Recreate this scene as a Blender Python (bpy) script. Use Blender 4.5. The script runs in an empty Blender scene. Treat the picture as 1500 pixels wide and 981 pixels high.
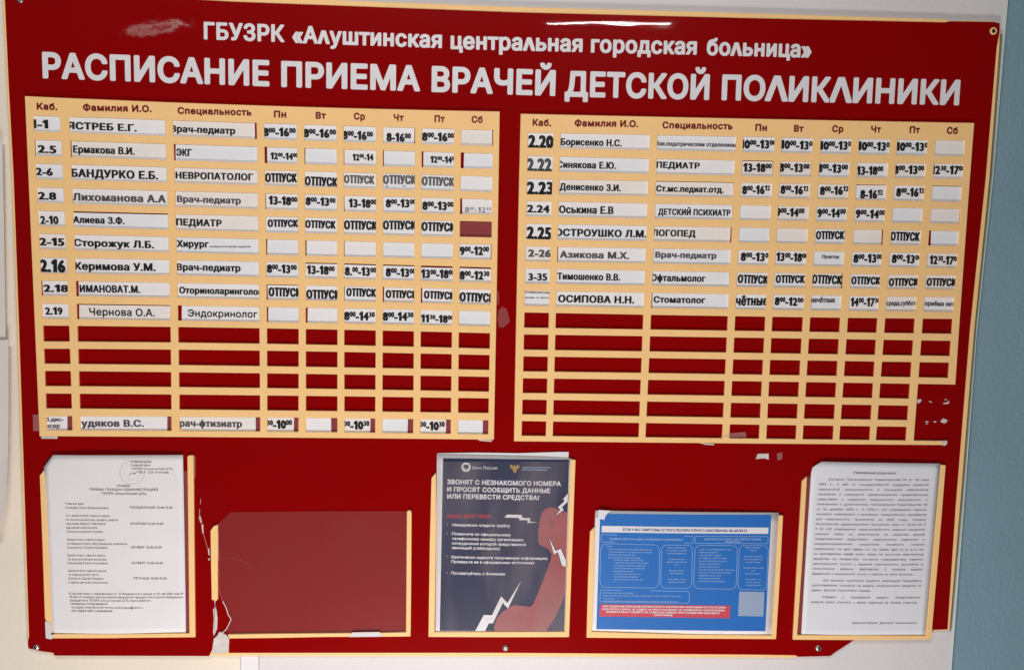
import bpy, bmesh, math, random
import numpy as np
from mathutils import Vector, Matrix
from mathutils.geometry import tessellate_polygon
random.seed(7)
C = bpy.context.scene.collection
SC = bpy.context.scene

# ------------------------------------------------------------------ camera, world, lamps, exposure
S = 0.53                                     # metres per survey unit (height of one timetable panel)
ZT = 1.62                                    # height above the floor of the timetables' top edge
R = np.array([[0.99919676, -0.01880062, -0.03538878],
              [0.01515928, 0.99482269, -0.10048888],
              [0.03709481, 0.09987169, 0.99430861]])
CP = np.array([1.34560218, 0.4315866, -2.39612213]) * S      # camera in board coordinates (right, down, into wall)

def board_to_world(p):
    return Vector((p[0], p[2], ZT - p[1]))

cam = bpy.data.objects.new('camera', bpy.data.cameras.new('camera'))
C.objects.link(cam)
r_, d_, f_ = [Vector((v[0], v[2], -v[1])) for v in R]
M = Matrix((r_, -d_, -f_)).transposed().to_4x4()
M.translation = board_to_world(CP)
cam.matrix_world = M
cam.data.sensor_width = 36.0
cam.data.lens = 36.0 * 1150 / 1500
cam.data.clip_start = 0.02
cam.data.clip_end = 50
SC.camera = cam

W = bpy.data.worlds.new('World'); SC.world = W
W.use_nodes = True
W.node_tree.nodes['Background'].inputs[0].default_value = (0.80, 0.90, 1.0, 1)
W.node_tree.nodes['Background'].inputs[1].default_value = 0.045

def area(name, loc, target, sx, sy, power, col):
    l = bpy.data.lights.new(name, 'AREA'); l.shape = 'RECTANGLE'
    l.size = sx; l.size_y = sy; l.energy = power; l.color = col
    o = bpy.data.objects.new(name, l); C.objects.link(o)
    o.location = board_to_world(loc)
    o.rotation_euler = (board_to_world(target) - o.location).to_track_quat('-Z', 'Y').to_euler()
    return o
# ceiling lamp above and behind the photographer, plus an added unseen fill lamp low down to brighten the lower board
area('ceiling_lamp', (0.44, -0.97, -1.58), (0.41, 0.48, 0), 0.6, 0.3, 15.5, (1.0, 0.97, 0.95))
area('added_low_fill', (0.64, 1.80, -1.0), (0.72, 0.2, 0), 0.9, 0.32, 23.5, (1.0, 0.95, 0.93))
area('ceiling_tube', (1.16, -0.62, -1.62), (0.9, -0.1, 0), 0.46, 0.013, 2.6, (1.0, 0.97, 0.94))
area('ceiling_tube_far', (-0.36, -0.84, -1.62), (0.2, -0.1, 0), 0.55, 0.10, 2.2, (1.0, 0.95, 0.92))

vs = SC.view_settings
vs.view_transform = 'Standard'; vs.look = 'None'; vs.exposure = 0.13; vs.gamma = 1.0
vs.use_curve_mapping = False
SC.cycles.max_bounces = 6
SC.cycles.transparent_max_bounces = 12

# ------------------------------------------------------------------ helpers: survey points on the wall plane
def at(u, v, h=0.0):
    """The point, h metres in front of the board's face, that the survey of the board puts at (u, v)."""
    d = R.T @ np.array([(u - 750) / 1150.0, (v - 490.5) / 1150.0, 1.0])
    t = (-h - CP[2]) / d[2]
    p = CP + t * d
    return Vector((p[0], -h, ZT - p[1]))

def mat(name, col, rough=0.5, spec=0.3, noise=0.0, nscale=30.0, bump=0.0, bscale=60.0, metal=0.0, extra=None):
    m = bpy.data.materials.new(name); m.use_nodes = True
    nt = m.node_tree; b = nt.nodes['Principled BSDF']
    b.inputs['Base Color'].default_value = (*col, 1)
    b.inputs['Roughness'].default_value = rough
    b.inputs['Specular IOR Level'].default_value = spec
    b.inputs['Metallic'].default_value = metal
    tc = nt.nodes.new('ShaderNodeTexCoord')
    if noise:
        n = nt.nodes.new('ShaderNodeTexNoise'); n.inputs['Scale'].default_value = nscale
        n.inputs['Detail'].default_value = 5
        nt.links.new(tc.outputs['Object'], n.inputs['Vector'])
        mr = nt.nodes.new('ShaderNodeMapRange')
        mr.inputs['From Min'].default_value = .3; mr.inputs['From Max'].default_value = .7
        mr.inputs['To Min'].default_value = 1 - noise; mr.inputs['To Max'].default_value = 1 + noise * .5
        nt.links.new(n.outputs['Fac'], mr.inputs['Value'])
        mx = nt.nodes.new('ShaderNodeVectorMath'); mx.operation = 'SCALE'
        mx.inputs[0].default_value = col
        nt.links.new(mr.outputs[0], mx.inputs['Scale'])
        nt.links.new(mx.outputs[0], b.inputs['Base Color'])
    if bump:
        n = nt.nodes.new('ShaderNodeTexNoise'); n.inputs['Scale'].default_value = bscale
        n.inputs['Detail'].default_value = 4
        nt.links.new(tc.outputs['Object'], n.inputs['Vector'])
        bp = nt.nodes.new('ShaderNodeBump'); bp.inputs['Strength'].default_value = bump
        bp.inputs['Distance'].default_value = 0.002
        nt.links.new(n.outputs['Fac'], bp.inputs['Height'])
        nt.links.new(bp.outputs[0], b.inputs['Normal'])
    if extra: extra(nt, b, tc)
    return m

def red_extra(nt, b, tc):
    # glossy self-adhesive film: long shallow waves everywhere, small crinkles where it has lifted (upper left, upper middle)
    N = nt.nodes.new; L = nt.links.new
    geo = N('ShaderNodeNewGeometry')
    big = N('ShaderNodeTexNoise'); big.inputs['Scale'].default_value = 3.5; big.inputs['Detail'].default_value = 1
    L(geo.outputs['Position'], big.inputs['Vector'])
    fine = N('ShaderNodeTexNoise'); fine.inputs['Scale'].default_value = 55; fine.inputs['Detail'].default_value = 3
    L(geo.outputs['Position'], fine.inputs['Vector'])
    def blob(p, r0, sx, sz, tilt=0.0, rag=0.0):
        s = N('ShaderNodeVectorMath'); s.operation = 'SUBTRACT'; s.inputs[1].default_value = p
        L(geo.outputs['Position'], s.inputs[0])
        k = N('ShaderNodeVectorMath'); k.operation = 'MULTIPLY'; k.inputs[1].default_value = (1 / sx, 0, 1 / sz)
        ro = N('ShaderNodeVectorRotate'); ro.rotation_type = 'Y_AXIS'; ro.inputs['Angle'].default_value = tilt
        L(s.outputs[0], ro.inputs['Vector']); L(ro.outputs[0], k.inputs[0])
        ln = N('ShaderNodeVectorMath'); ln.operation = 'LENGTH'; L(k.outputs[0], ln.inputs[0])
        m = N('ShaderNodeMapRange'); m.inputs['From Min'].default_value = 1; m.inputs['From Max'].default_value = r0
        m.interpolation_type = 'SMOOTHSTEP'
        ns = N('ShaderNodeTexNoise'); ns.inputs['Scale'].default_value = 26; ns.inputs['Detail'].default_value = 2; L(geo.outputs['Position'], ns.inputs['Vector'])
        ad = N('ShaderNodeMath'); ad.operation = 'MULTIPLY_ADD'; ad.inputs[1].default_value = rag; L(ns.outputs['Fac'], ad.inputs[0])
        sb = N('ShaderNodeMath'); sb.operation = 'SUBTRACT'; sb.inputs[1].default_value = rag / 2; L(ln.outputs['Value'], sb.inputs[0]); L(sb.outputs[0], ad.inputs[2])
        L(ad.outputs[0], m.inputs['Value'])
        return m.outputs[0]
    b1 = blob(at(222, 44), 0.1, 0.088, 0.03, math.radians(14), 0.9)
    mul = N('ShaderNodeMath'); mul.operation = 'MULTIPLY'; L(b1, mul.inputs[0]); L(fine.outputs['Fac'], mul.inputs[1])
    b2 = blob(at(880, 41), 0.0, 0.19, 0.04)
    mp = N('ShaderNodeMapping'); mp.inputs['Scale'].default_value = (5, 5, 34); mp.inputs['Rotation'].default_value = (0, .05, 0)
    st = N('ShaderNodeTexNoise'); st.inputs['Scale'].default_value = 1.0; st.inputs['Detail'].default_value = 2
    L(geo.outputs['Position'], mp.inputs[0]); L(mp.outputs[0], st.inputs['Vector'])
    m2 = N('ShaderNodeMath'); m2.operation = 'MULTIPLY'; L(b2, m2.inputs[0]); L(st.outputs['Fac'], m2.inputs[1])
    bp0 = N('ShaderNodeBump'); bp0.inputs['Strength'].default_value = 1.0; bp0.inputs['Distance'].default_value = 0.00045
    L(m2.outputs[0], bp0.inputs['Height'])
    dome = N('ShaderNodeBump'); dome.inputs['Strength'].default_value = 1.0; dome.inputs['Distance'].default_value = 0.10
    sx_ = N('ShaderNodeSeparateXYZ'); L(geo.outputs['Position'], sx_.inputs[0])
    dz = N('ShaderNodeMath'); dz.operation = 'SUBTRACT'; dz.inputs[0].default_value = at(222, 45).z; L(sx_.outputs[2], dz.inputs[1])
    tl = N('ShaderNodeMath'); tl.operation = 'MULTIPLY'; L(dz.outputs[0], tl.inputs[0]); L(b1, tl.inputs[1])
    L(tl.outputs[0], dome.inputs['Height']); L(bp0.outputs[0], dome.inputs['Normal'])
    bp1 = N('ShaderNodeBump'); bp1.inputs['Strength'].default_value = 1.0; bp1.inputs['Distance'].default_value = 0.004
    L(big.outputs['Fac'], bp1.inputs['Height']); L(dome.outputs[0], bp1.inputs['Normal'])
    bp2 = N('ShaderNodeBump'); bp2.inputs['Strength'].default_value = 1.0; bp2.inputs['Distance'].default_value = 0.0006
    L(mul.outputs[0], bp2.inputs['Height']); L(bp1.outputs[0], bp2.inputs['Normal'])
    L(bp2.outputs[0], b.inputs['Normal'])
    rr = N('ShaderNodeMapRange'); rr.inputs['To Min'].default_value = 0.26; rr.inputs['To Max'].default_value = 0.30
    L(b1, rr.inputs['Value']); L(rr.outputs[0], b.inputs['Roughness'])
    b.inputs['Coat Weight'].default_value = .35; cr2 = N('ShaderNodeMapRange'); cr2.inputs['To Min'].default_value = .035; cr2.inputs['To Max'].default_value = .16
    L(b1, cr2.inputs['Value']); L(cr2.outputs[0], b.inputs['Coat Roughness'])
    L(bp2.outputs[0], b.inputs['Coat Normal'])
    # faint grime, warmer and duller in clouds
    g = N('ShaderNodeTexNoise'); g.inputs['Scale'].default_value = 6; g.inputs['Detail'].default_value = 6
    L(geo.outputs['Position'], g.inputs['Vector'])
    mr = N('ShaderNodeMapRange'); mr.inputs['From Min'].default_value = .35; mr.inputs['From Max'].default_value = .7
    L(g.outputs['Fac'], mr.inputs['Value'])
    mx = N('ShaderNodeMix'); mx.data_type = 'RGBA'
    mx.inputs[6].default_value = (0.255, 0.0005, 0.0008, 1); mx.inputs[7].default_value = (0.235, 0.0012, 0.0018, 1)
    L(mr.outputs[0], mx.inputs[0]); L(mx.outputs[2], b.inputs['Base Color'])

MT = dict(
    red=mat('red_vinyl', (.19, .0012, .002), .08, .015, extra=red_extra),
    cream=mat('cream_plastic', (.96, .61, .265), .5, .15, noise=.035, nscale=26, bump=.05, bscale=400),
    paper=mat('white_paper', (.80, .77, .785), .75, .15, noise=.03, nscale=18, bump=.35, bscale=24),
    beigepaper=mat('warm_paper', (.76, .71, .66), .75, .15, noise=.03, nscale=18),
    card_cool=mat('cool_white_card', (.80, .81, .84), .6, .2, noise=.04, nscale=26, bump=.5, bscale=13),
    card_warm=mat('yellowed_card', (.84, .79, .75), .65, .2, noise=.05, nscale=22, bump=.5, bscale=18),
    letterpaper=mat('cool_white_paper', (.74, .75, .79), .7, .15, noise=.03, nscale=14, bump=.5, bscale=14),
    card=mat('white_card', (.84, .82, .83), .6, .2, noise=.035, nscale=30, bump=.4, bscale=16),
    ink=mat('black_ink', (.014, .014, .017), .6, .2),
    ink2=mat('faded_ink', (.085, .075, .085), .6, .2),
    ink3=mat('grey_print', (.25, .235, .25), .7, .15),
    ink4=mat('worn_print', (.13, .12, .13), .7, .15),
    headred=mat('dark_red_print', (.17, .002, .006), .45, .3),
    vinyl=mat('white_vinyl', (.74, .72, .74), .4, .3, noise=.05, nscale=60),
    navy=mat('navy_print', (.036, .042, .088), .22, .45, noise=.12, nscale=9, bump=.25, bscale=7),
    handset=mat('dull_red_print', (.37, .105, .11), .25, .45, noise=.10, nscale=14, bump=.2, bscale=7),
    darkprint=mat('dark_plum_print', (.035, .022, .035), .4, .3),
    posterwhite=mat('poster_white', (.74, .72, .74), .4, .3),
    posterred=mat('poster_red', (.42, .03, .045), .4, .3),
    blue=mat('blue_print', (.026, .155, .50), .4, .3, noise=.05, nscale=10),
    bluedark=mat('blue_ink', (.03, .06, .24), .5, .3),
    paleblue=mat('pale_blue_print', (.50, .62, .82), .5, .3),
    squareprint=mat('grey_blue_print', (.30, .38, .52), .5, .3),
    midblue=mat('mid_blue_print', (.26, .42, .72), .5, .3),
    alert=mat('alert_red_print', (.58, .07, .10), .4, .3),
    gold=mat('gold_print', (.42, .27, .10), .4, .3, noise=.4, nscale=400),
    metal=mat('zinc_metal', (.55, .54, .52), .3, .5, metal=.9, bump=.3, bscale=500),
    dark=mat('dark_hole', (.02, .014, .012), .7, .2),
    beige=mat('beige_wall_paint', (.80, .72, .61), .7, .2, noise=.05, nscale=5, bump=.2, bscale=150),
    whitewall=mat('white_wall_panel', (.69, .66, .67), .55, .25, noise=.04, nscale=3, bump=.25, bscale=220),
    trim=mat('white_trim', (.80, .775, .79), .45, .3, noise=.03, nscale=9),
    bluewall=mat('blue_wall_paint', (.215, .335, .40), .5, .3, noise=.07, nscale=4, bump=.5, bscale=130),
    olive=mat('olive_gap_shade', (.20, .19, .125), .7, .2, noise=.2, nscale=60),
    edge=mat('pale_green_edge', (.50, .60, .56), .5, .3),
    torn=mat('torn_white_plastic', (.66, .60, .57), .6, .2, noise=.12, nscale=90, bump=.6, bscale=200),
)
def film_mat(name, col, fac, rough=.25):
    m = bpy.data.materials.new(name); m.use_nodes = True; nt = m.node_tree
    b = nt.nodes['Principled BSDF']; out = nt.nodes['Material Output']
    b.inputs['Base Color'].default_value = (*col, 1); b.inputs['Roughness'].default_value = rough
    b.inputs['Specular IOR Level'].default_value = .4
    tr = nt.nodes.new('ShaderNodeBsdfTransparent'); mx = nt.nodes.new('ShaderNodeMixShader')
    n = nt.nodes.new('ShaderNodeTexNoise'); n.inputs['Scale'].default_value = 14; n.inputs['Detail'].default_value = 6
    tc = nt.nodes.new('ShaderNodeTexCoord'); nt.links.new(tc.outputs['Object'], n.inputs['Vector'])
    mr = nt.nodes.new('ShaderNodeMapRange'); mr.inputs['To Min'].default_value = fac * .82; mr.inputs['To Max'].default_value = fac * 1.18
    nt.links.new(n.outputs['Fac'], mr.inputs['Value']); nt.links.new(mr.outputs[0], mx.inputs[0])
    nt.links.new(tr.outputs[0], mx.inputs[1]); nt.links.new(b.outputs[0], mx.inputs[2])
    nt.links.new(mx.outputs[0], out.inputs['Surface'])
    return m
MT['film'] = film_mat('clear_film', (.55, .35, .36), .085)
MT['reflection_haze'] = film_mat('painted_reflection_film', (.50, .42, .42), .16, .3)  # noise bands in this film are painted in place of room reflections
_nt = MT['reflection_haze'].node_tree; _n = _nt.nodes['Noise Texture']; _n.inputs['Scale'].default_value = 9; _n.inputs['Detail'].default_value = 2
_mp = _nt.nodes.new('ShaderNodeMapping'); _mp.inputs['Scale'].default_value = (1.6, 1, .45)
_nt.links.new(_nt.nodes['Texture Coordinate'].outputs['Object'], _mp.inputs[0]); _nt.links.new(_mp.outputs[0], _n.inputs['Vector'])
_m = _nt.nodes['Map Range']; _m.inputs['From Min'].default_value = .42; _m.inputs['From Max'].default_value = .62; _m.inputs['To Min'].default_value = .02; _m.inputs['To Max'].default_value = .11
MT['tape'] = film_mat('clear_tape', (.8, .5, .5), .13)
MT['smudge'] = film_mat('glue_smudge', (.8, .5, .5), .12)
MT['stamp'] = film_mat('faint_stamp', (.25, .24, .33), .14)

def tag(o, label=None, cat=None, group=None, kind=None):
    if label: o['label'] = label
    if cat: o['category'] = cat
    if group: o['group'] = group
    if kind: o['kind'] = kind
    return o

def empty(name, loc, parent=None):
    o = bpy.data.objects.new(name, None); C.objects.link(o)
    o.empty_display_size = .02
    if parent is not None: o.parent = parent
    o.location = loc if parent is None else (0, 0, 0)
    if parent is None: o['_o'] = tuple(loc)
    return o

ORG = {}
def origin_of(o):
    while o.parent is not None: o = o.parent
    return Vector(ORG.get(o.name, (0, 0, 0)))

def root(name, loc, **k):
    o = bpy.data.objects.new(name, None); C.objects.link(o); o.location = loc
    o.empty_display_size = .02
    ORG[o.name] = tuple(loc); tag(o, **k); return o

def part_empty(name, parent):
    o = bpy.data.objects.new(name, None); C.objects.link(o); o.parent = parent
    o.empty_display_size = .02
    return o

def mesh_obj(name, verts, faces, m, parent=None, org=None, bevel=0, smooth=False):
    """verts in world space; the object's origin is its thing's origin (or org for a top-level mesh)."""
    if parent is not None: o0 = origin_of(parent)
    else:
        if org is None:
            a = np.array([tuple(v) for v in verts]); org = ((a[:, 0].min() + a[:, 0].max()) / 2, a[:, 1].max(), a[:, 2].min())
        o0 = Vector(org)
    me = bpy.data.meshes.new(name)
    me.from_pydata([(v[0] - o0.x, v[1] - o0.y, v[2] - o0.z) for v in verts], [], faces)
    me.materials.append(MT[m] if isinstance(m, str) else m)
    if smooth: me.polygons.foreach_set('use_smooth', [True] * len(me.polygons))
    me.update()
    o = bpy.data.objects.new(name, me); C.objects.link(o)
    if parent is not None: o.parent = parent
    else:
        o.location = o0; ORG[o.name] = tuple(o0)
    if bevel:
        b = o.modifiers.new('bevel', 'BEVEL'); b.width = bevel; b.segments = 1; b.limit_method = 'ANGLE'; b.angle_limit = math.radians(40)
    return o

def slab(name, pts, h0, h1, m, parent=None, bevel=0, org=None):
    """A flat sheet or strip with thickness from h0 to h1 in front of the board; pts are survey points of its front outline."""
    P = [at(u, v, h1) for u, v in pts]
    ar = sum(P[i].x * P[(i + 1) % len(P)].z - P[(i + 1) % len(P)].x * P[i].z for i in range(len(P)))
    if ar < 0: P.reverse()
    n = len(P)
    V = P + [Vector((p.x, -h0, p.z)) for p in P]
    F = [list(range(n)), list(range(2 * n - 1, n - 1, -1))] + [[i, n + i, n + (i + 1) % n, (i + 1) % n] for i in range(n)]
    return mesh_obj(name, V, F, m, parent, org, bevel)

def flat(name, polys, h, m, parent, hf=None):
    """Flat print: one or more outlines at height h (hf: height of a curved sheet below)."""
    V, F = [], []
    for pts in polys:
        P = [at(u, v, h) for u, v in pts]
        if hf: P = [Vector((p.x, p.y - hf(u, v), p.z)) for p, (u, v) in zip(P, pts)]
        ar = sum(P[i].x * P[(i + 1) % len(P)].z - P[(i + 1) % len(P)].x * P[i].z for i in range(len(P)))
        if ar < 0: P.reverse()
        b = len(V); V += P; F.append(list(range(b, b + len(P))))
    return mesh_obj(name, V, F, m, parent)

def ragged(p0, p1, n, amp):
    out = []
    for i in range(n + 1):
        t = i / n
        out.append((p0[0] + (p1[0] - p0[0]) * t + random.uniform(-amp, amp), p0[1] + (p1[1] - p0[1]) * t + random.uniform(-amp, amp)))
    return out

def stroke(pts, w, closed=False):
    """Outline polygons (quads) of a line of width w survey units."""
    out = []; n = len(pts)
    for i in range(n if closed else n - 1):
        a, b = pts[i], pts[(i + 1) % n]
        dx, dy = b[0] - a[0], b[1] - a[1]; L = math.hypot(dx, dy) or 1
        nx, ny = -dy / L * w / 2, dx / L * w / 2
        out.append([(a[0] + nx, a[1] + ny), (b[0] + nx, b[1] + ny), (b[0] - nx, b[1] - ny), (a[0] - nx, a[1] - ny)])
    return out

def rrect(c, r, n=4):
    """Rounded outline of the quadrilateral c (tl, tr, br, bl)."""
    out = []
    for i in range(4):
        p = Vector(c[i]); a = Vector(c[i - 1]); b = Vector(c[(i + 1) % 4])
        pa = p + (a - p).normalized() * r; pb = p + (b - p).normalized() * r
        for k in range(n + 1):
            t = k / n; q = pa.lerp(p, t).lerp(p.lerp(pb, t), t); out.append((q.x, q.y))
    return out

# ------------------------------------------------------------------ lettering
dg = bpy.context.evaluated_depsgraph_get()
_tc = bpy.data.curves.new('lettering_source', 'FONT'); _to = bpy.data.objects.new('lettering_source', _tc)
C.objects.link(_to)
def _contours(body):
    _tc.body = body
    bpy.context.view_layer.update()
    ev = _to.evaluated_get(bpy.context.evaluated_depsgraph_get())
    cu = ev.to_curve(bpy.context.evaluated_depsgraph_get())
    res = []
    for s in cu.splines:
        pts = []
        if s.type == 'BEZIER':
            bp = s.bezier_points; n = len(bp)
            for i in range(n):
                a, b = bp[i], bp[(i + 1) % n]
                p0, p1, p2, p3 = a.co, a.handle_right, b.handle_left, b.co
                straight = (p1 - p0).cross(p3 - p0).length < 1e-5 and (p2 - p0).cross(p3 - p0).length < 1e-5
                K = 1 if straight else 6
                for k in range(K):
                    t = k / K; q = p0 * (1 - t) ** 3 + p1 * 3 * t * (1 - t) ** 2 + p2 * 3 * t * t * (1 - t) + p3 * t ** 3
                    pts.append((q.x, q.y))
        else:
            pts = [(p.co[0], p.co[1]) for p in s.points]
        if len(pts) > 2: res.append(np.array(pts))
    ev.to_curve_clear()
    return res
_H = _contours('Н')
CAP = float(max(c[:, 1].max() for c in _H)); _HH = _contours('НН')
_base = max(c[:, 0].max() for c in _HH)
OVR = {
    '1': ([np.array([(.20, 0), (.34, 0), (.34, CAP), (.23, CAP), (.05, CAP * .80), (.05, CAP * .66), (.20, CAP * .76)])], .43),
    'Λ': ([np.array([(.0, 0), (.12, 0), (.35, CAP * .86), (.58, 0), (.70, 0), (.43, CAP), (.27, CAP)])], .70),
    'λ': ([np.array([(.0, 0), (.11, 0), (.26, CAP * .62), (.41, 0), (.52, 0), (.33, CAP * .75), (.19, CAP * .75)])], .53),
}
_g = {}
def raw(ch):
    if ch not in _g:
        if ch in OVR: _g[ch] = OVR[ch]
        else:
            cs = _contours(ch)
            adv = float(max(c[:, 0].max() for c in _contours('Н' + ch + 'Н')) - _base)
            _g[ch] = (cs, adv)
    return _g[ch]

#            x scale, bold x, bold y, rows per cap, tracking
STY = dict(I=(.58, .046, .034, 17, .0), J=(.60, .066, .038, 20, .0), W=(1.06, .070, .028, 22, .0), N=(.80, .056, .027, 22, .0), M=(.92, .024, .022, 15, .0), T=(.9, .004, .004, 15, .02),
           A=(.96, .042, .040, 48, -.01), B=(.93, .040, .034, 38, .0), H=(1.1, .056, .046, 16, .02), S=(.86, .022, .022, 7, .0), s=(.86, .034, .034, 7, .0), P=(1.04, .045, .040, 14, .0), p=(.96, .028, .026, 8, .0))
_c = {}
def glyph(ch, st):
    k = (ch, st)
    if k in _c: return _c[k]
    sx, bx, by, rows, _ = STY[st]
    cs, adv = raw(ch)
    if not cs:
        _c[k] = (None, None, adv * sx if ch != ' ' else .27 * sx, (0, 0)); return _c[k]
    kx = 1.0 / bx; ky = 1.0 / by                     # metric in which the growth of the outline is 1
    E = []
    for c in cs:
        q = c * np.array([sx * kx, ky]); E.append(np.hstack([q, np.roll(q, -1, 0)]))
    E = np.vstack(E)
    x0, x1 = min(c[:, 0].min() for c in cs) * sx - bx * 1.3, max(c[:, 0].max() for c in cs) * sx + bx * 1.3
    y0, y1 = min(c[:, 1].min() for c in cs) - by * 1.3, max(c[:, 1].max() for c in cs) + by * 1.3
    g = CAP / rows
    nx = max(3, int(math.ceil((x1 - x0) / (g * (.8 if sx < .9 else 1))))); ny = max(3, int(math.ceil((y1 - y0) / g)))
    X = np.linspace(x0, x1, nx + 1); Y = np.linspace(y0, y1, ny + 1)
    PX, PY = np.meshgrid(X * kx, Y * ky); P = np.stack([PX.ravel(), PY.ravel()], 1)
    a = E[:, :2][None]; b = E[:, 2:][None]; p = P[:, None]
    ab = b - a; t = np.clip(((p - a) * ab).sum(2) / np.maximum((ab ** 2).sum(2), 1e-12), 0, 1)
    d = np.sqrt((((a + ab * t[..., None]) - p) ** 2).sum(2)).min(1)
    up = (a[..., 1] <= p[..., 1]) & (b[..., 1] > p[..., 1]); dn = (a[..., 1] > p[..., 1]) & (b[..., 1] <= p[..., 1])
    cr = ab[..., 0] * (p[..., 1] - a[..., 1]) - (p[..., 0] - a[..., 0]) * ab[..., 1]
    wn = (up & (cr > 0)).sum(1) - (dn & (cr < 0)).sum(1)
    f = np.where(wn != 0, d + 1, 1 - d).reshape(ny + 1, nx + 1)
    V, F = [], []
    ins = f > 0
    for j in range(ny):
        i = 0
        while i < nx:
            q = (ins[j, i], ins[j, i + 1], ins[j + 1, i + 1], ins[j + 1, i])
            if all(q):
                e = i
                while e + 1 < nx and ins[j, e + 2] and ins[j + 1, e + 2]: e += 1
                n = len(V); V += [(X[i], Y[j]), (X[e + 1], Y[j]), (X[e + 1], Y[j + 1]), (X[i], Y[j + 1])]
                F.append([n, n + 1, n + 2, n + 3]); i = e + 1; continue
            if any(q):
                cn = [(X[i], Y[j], f[j, i]), (X[i + 1], Y[j], f[j, i + 1]), (X[i + 1], Y[j + 1], f[j + 1, i + 1]), (X[i], Y[j + 1], f[j + 1, i])]
                poly = []
                for m_ in range(4):
                    A_, B_ = cn[m_], cn[(m_ + 1) % 4]
                    if A_[2] > 0: poly.append((A_[0], A_[1]))
                    if (A_[2] > 0) != (B_[2] > 0):
                        t_ = A_[2] / (A_[2] - B_[2]); poly.append((A_[0] + (B_[0] - A_[0]) * t_, A_[1] + (B_[1] - A_[1]) * t_))
                if len(poly) > 2:
                    n = len(V); V += poly; F.append(list(range(n, n + len(poly))))
            i += 1
    _c[k] = (np.array(V), F, adv * sx, (x0 + bx * .3, x1 - bx * .3))
    return _c[k]

def layout(s, st):
    """'8^00^-16' : text between carets is raised and small. Returns placed glyphs, extents."""
    x = 0; sup = False; out = []; lo, hi = 1e9, -1e9
    tr = STY[st][4]
    for ch in s:
        if ch == '^': sup = not sup; continue
        V, F, adv, ex = glyph(ch, st)
        k = .60 if sup else 1.0; dy = CAP * .42 if sup else 0
        if V is not None:
            out.append((V * k + np.array([x, dy]), F)); lo = min(lo, x + ex[0] * k); hi = max(hi, x + ex[1] * k)
        x += (adv + tr + STY[st][1] * .7) * k
    return out, lo, hi

def lettering(name, s, p0, p1, ch, st, m, h, parent, hf=None, slant=0.0, each=None):
    """Letters from survey point p0 to p1 (both on the baseline), capitals ch survey units high."""
    G, lo, hi = layout(s, st)
    if not G: return None
    A, B = at(*p0, h), at(*p1, h)
    ux = (B - A).normalized(); wid = (B - A).length
    uz = Vector((-ux.z, 0, ux.x))
    if uz.z < 0: uz = -uz
    mid = ((p0[0] + p1[0]) / 2, (p0[1] + p1[1]) / 2)
    cap = (at(*mid, h) - at(mid[0], mid[1] - ch, h)).length
    sx = wid / (hi - lo); sy = cap / CAP
    V, F, objs = [], [], []
    for gv, gf in G:
        b = len(V)
        for x, y in gv:
            q = A + ux * ((x - lo) * sx + y * slant * sy) + uz * (y * sy)
            if hf:
                t = (x - lo) / (hi - lo); u = p0[0] + (p1[0] - p0[0]) * t; v = p0[1] + (p1[1] - p0[1]) * t
                q.y -= hf(u, v)
            V.append(q)
        F += [[b + i for i in f] for f in gf]
        if each:
            objs.append(mesh_obj(each, V, F, m, parent)); V, F = [], []
    if each: return objs
    return mesh_obj(name, V, F, m, parent)

def many(name, items, m, h, parent, hf=None, lab=None):
    """Several lines of small print joined as one printed block; items: (text, x0, y0, x1, y1, cap, style)."""
    V, F = [], []
    for it in items:
        s, x0, y0, x1, y1, ch, st = it
        o = lettering('tmp', s, (x0, y0), (x1, y1), ch, st, m, h, parent, hf)
        if o is None: continue
        b = len(V); me = o.data
        V += [tuple(v.co) for v in me.vertices]; F += [[b + i for i in p.vertices] for p in me.polygons]
        bpy.data.objects.remove(o); bpy.data.meshes.remove(me)
    me = bpy.data.meshes.new(name); me.from_pydata(V, [], F); me.materials.append(MT[m])
    o = bpy.data.objects.new(name, me); C.objects.link(o); o.parent = parent
    if lab: o['label'] = lab
    return o

# ------------------------------------------------------------------ the setting
def sheet(name, pts, h0, h1, m, kind='structure', **k):
    o = slab(name, pts, h0, h1, m, **k); o['kind'] = kind; return o
HB = -0.009                                        # wall face behind the board
sheet('wall', [(-1400, -1300), (352, -1300), (352, 2300), (-1400, 2300)], HB - .15, HB, 'beige')
sheet('wall_trim', [(352, -1300), (378.5, -1300), (378.5, 2300), (352, 2300)], HB - .15, HB + .004, 'trim', bevel=.001)
def edge_x(y): return float(np.interp(y, [-1200, 0, 260, 490, 651, 740, 981, 2200], [1577, 1476, 1454.2, 1430, 1418.2, 1411.5, 1393, 1300]))
ys = [-1200, 0, 130, 260, 375, 490, 570, 651, 740, 860, 981, 2200]
sheet('wall_panel', [(379.3, -1200)] + [(edge_x(y), y) for y in ys] + [(379.3, 2200)], HB - .15, HB + .002, 'whitewall', bevel=.0015)
sheet('wall_corner_trim', [(edge_x(y) - .2, y) for y in ys] + [(edge_x(y) + 1.4, y) for y in reversed(ys)], HB - .15, HB + .0035, 'edge', bevel=.0006)
sheet('blue_wall', [(edge_x(y) + 1.4, y) for y in ys] + [(3600, 2200), (3600, -1200)], HB - .18, HB - .003, 'bluewall')
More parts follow.
